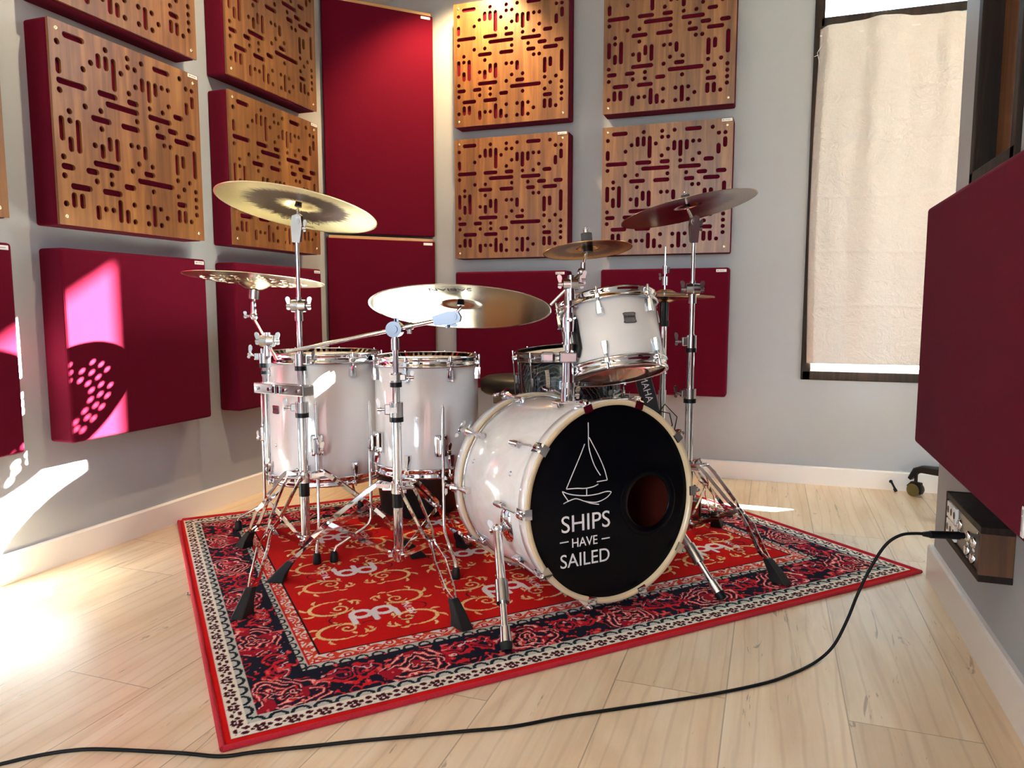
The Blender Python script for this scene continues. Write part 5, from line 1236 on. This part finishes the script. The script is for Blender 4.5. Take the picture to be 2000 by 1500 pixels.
# jacks
for (yy, zc2) in ((1.898, .312), (1.822, .307), (1.772, .308), (1.822, .275), (1.772, .273)):
    m = MB(); m.lathe([(.0045, 0), (.0045, .006), (.0095, .006), (.0115, .003), (.012, 0)], 20, frame((xf + .006, yy, zc2), (-1, 0, 0))); j = m.build('jack_socket', M_['chrome'], bx_, world=True)
    m = MB(); m.box((xf + .005, yy, zc2 - .017), (.0012, .012, .005)); m.build('jack_label', M_['print'], j, world=True)
for yy in (1.925, 1.745): m = MB(); m.cyl((xf + .004, yy, .336), (xf + .006, yy, .336), .003, None, 10); m.build('plate_screw', M_['darkmetal'], bx_, world=True)

# ------------------------------------------------------------------ cable with plug
cb = thing('cable', 'long black audio cable running from the wall box across the floor', 'cable', (1.5, 1.17, .004))
P = [(2.455, 1.806, .3075), (2.425, 1.800, .3085), (2.394, 1.793, .303), (2.364, 1.785, .279), (2.335, 1.775, .226), (2.311, 1.767, .166), (2.292, 1.763, .105), (2.267, 1.756, .045), (2.236, 1.745, .009)] + [(x, y, .0036) for x, y in [[2.19, 1.683], [2.126, 1.608], [2.024, 1.523], [1.927, 1.454], [1.834, 1.391], [1.744, 1.329], [1.66, 1.264], [1.573, 1.216], [1.488, 1.169], [1.405, 1.124], [1.325, 1.077], [1.246, 1.032], [1.195, 1.000], [1.117, 0.983], [0.975, 0.945], [0.918, 0.919], [0.873, 0.884], [0.842, 0.851], [0.811, 0.819], [.76, .76]]]
Q = []
for i in range(len(P) - 1):
    p0, p1, p2, p3 = (V(P[max(i - 1, 0)]), V(P[i]), V(P[i + 1]), V(P[min(i + 2, len(P) - 1)]))
    for k in range(6):
        t = k / 6; Q.append(.5 * ((2 * p1) + (p2 - p0) * t + (2 * p0 - 5 * p1 + 4 * p2 - p3) * t * t + (3 * p1 - p0 - 3 * p2 + p3) * t ** 3))
Q.append(V(P[-1])); 
for q in Q: q.z = max(q.z, .0036)
m = MB(); m.tube(Q, .0034, 10); m.build('wire', M_['cord'], cb, world=True)
m = MB(); m.cyl((2.455, 1.806, .3075), (2.515, 1.820, .307), .0085, .0090, 18); m.cyl((2.44, 1.8025, .308), (2.458, 1.807, .3075), .005, .0082, 14); m.cyl((2.515, 1.820, .307), (2.524, 1.822, .307), .007, None, 14); m.build('plug', M_['blackp'], cb, world=True)

# ------------------------------------------------------------------ office chair base seen behind the partition, door stop, twig
oc = thing('office_chair', 'black office chair base with braked caster against the skirting behind the partition', 'office chair', (2.947, 3.313, 0))
cx_, cy_ = 2.947, 3.313
for k in range(4):
    a = math.radians(140 + 90 * k); e = V((cx_ + .30 * math.cos(a), cy_ + .30 * math.sin(a), 0)); d = V((math.cos(a), math.sin(a), 0))
    m = MB(); m.sweep([V((cx_, cy_, .135)), V((cx_, cy_, .130)) + d * .15, e + V((0, 0, .124)) - d * .03, e + V((0, 0, .112)), e + d * .026 + V((0, 0, .072))], [(-.017, -.022), (.010, -.022), (.017, -.012), (.017, .012), (.010, .022), (-.017, .022)], up=(0, 0, 1), smooth=False, scale=[1.3, 1.1, .9, .8, .5]); sp2 = m.build('spoke', M_['blackp'], oc, world=True, bevel=.002)
    s = V((-d.y, d.x, 0)); m = MB(); m.cyl(e + V((0, 0, .10)), e + V((0, 0, .03)), .007); m.prism([(-.034, -.012), (-.006, -.016), (.022, -.012), (.030, .016), (.012, .036), (-.030, .036)], .016, Matrix(((d.x, 0, s.x, e.x), (d.y, 0, s.y, e.y), (0, 1, 0, .028), (0, 0, 0, 1)))); cs = m.build('caster', M_['blackp'], sp2, world=True)
    m = MB(); m.cyl(e + V((0, 0, .028)) - s * .022, e + V((0, 0, .028)) - s * .004, .028, None, 24); m.cyl(e + V((0, 0, .028)) + s * .02, e + V((0, 0, .028)) + s * .004, .028, None, 24); m.build('wheel', M_['glassy'], cs, world=True)
m = MB(); m.cyl((cx_, cy_, .09), (cx_, cy_, .14), .04, .032); m.cyl((cx_, cy_, .14), (cx_, cy_, .42), .022); m.build('gas_lift', M_['blackp'], oc, world=True)
m = MB(); m.cyl((cx_, cy_, .43), (cx_, cy_, .47), .165, .172, 40); m.cyl((cx_, cy_, .47), (cx_, cy_, .495), .172, .15, 40); m.build('seat', M_['blackcloth'], oc, world=True)

dsx = thing('cable_stub', 'short dark cable end poking from a round white hole in the skirting', 'cable stub', (2.635, 3.575, .03))
m = MB(); m.lathe([(.0075, 0), (.0115, 0), (.0115, .0015), (.0075, .0015)], 20, frame((2.632, WY - .015, .040), (0, -1, 0)), close=True); m.build('grommet', M_['white'], dsx, world=True)
m = MB(); m.cyl((2.632, WY - .016, .040), (2.632, WY - .0165, .040), .0075, None, 16); m.tube([(2.632, WY - .014, .042), (2.636, WY - .028, .034), (2.644, WY - .036, .018), (2.648, WY - .042, .007)], .0046, 10); m.cyl((2.645, WY - .038, .013), (2.650, WY - .046, .004), .0068); m.build('stub', M_['rubber'], dsx, world=True)
tw = thing('wire_scrap', 'tiny dark bent scrap on the floor left of the rug', 'scrap', (.575, 1.583, .002))
m = MB(); m.tube([(.566, 1.590, .002), (.572, 1.580, .003), (.584, 1.584, .002), (.580, 1.592, .003)], .0022, 6); m.build('wire', M_['darkmetal'], tw, world=True)
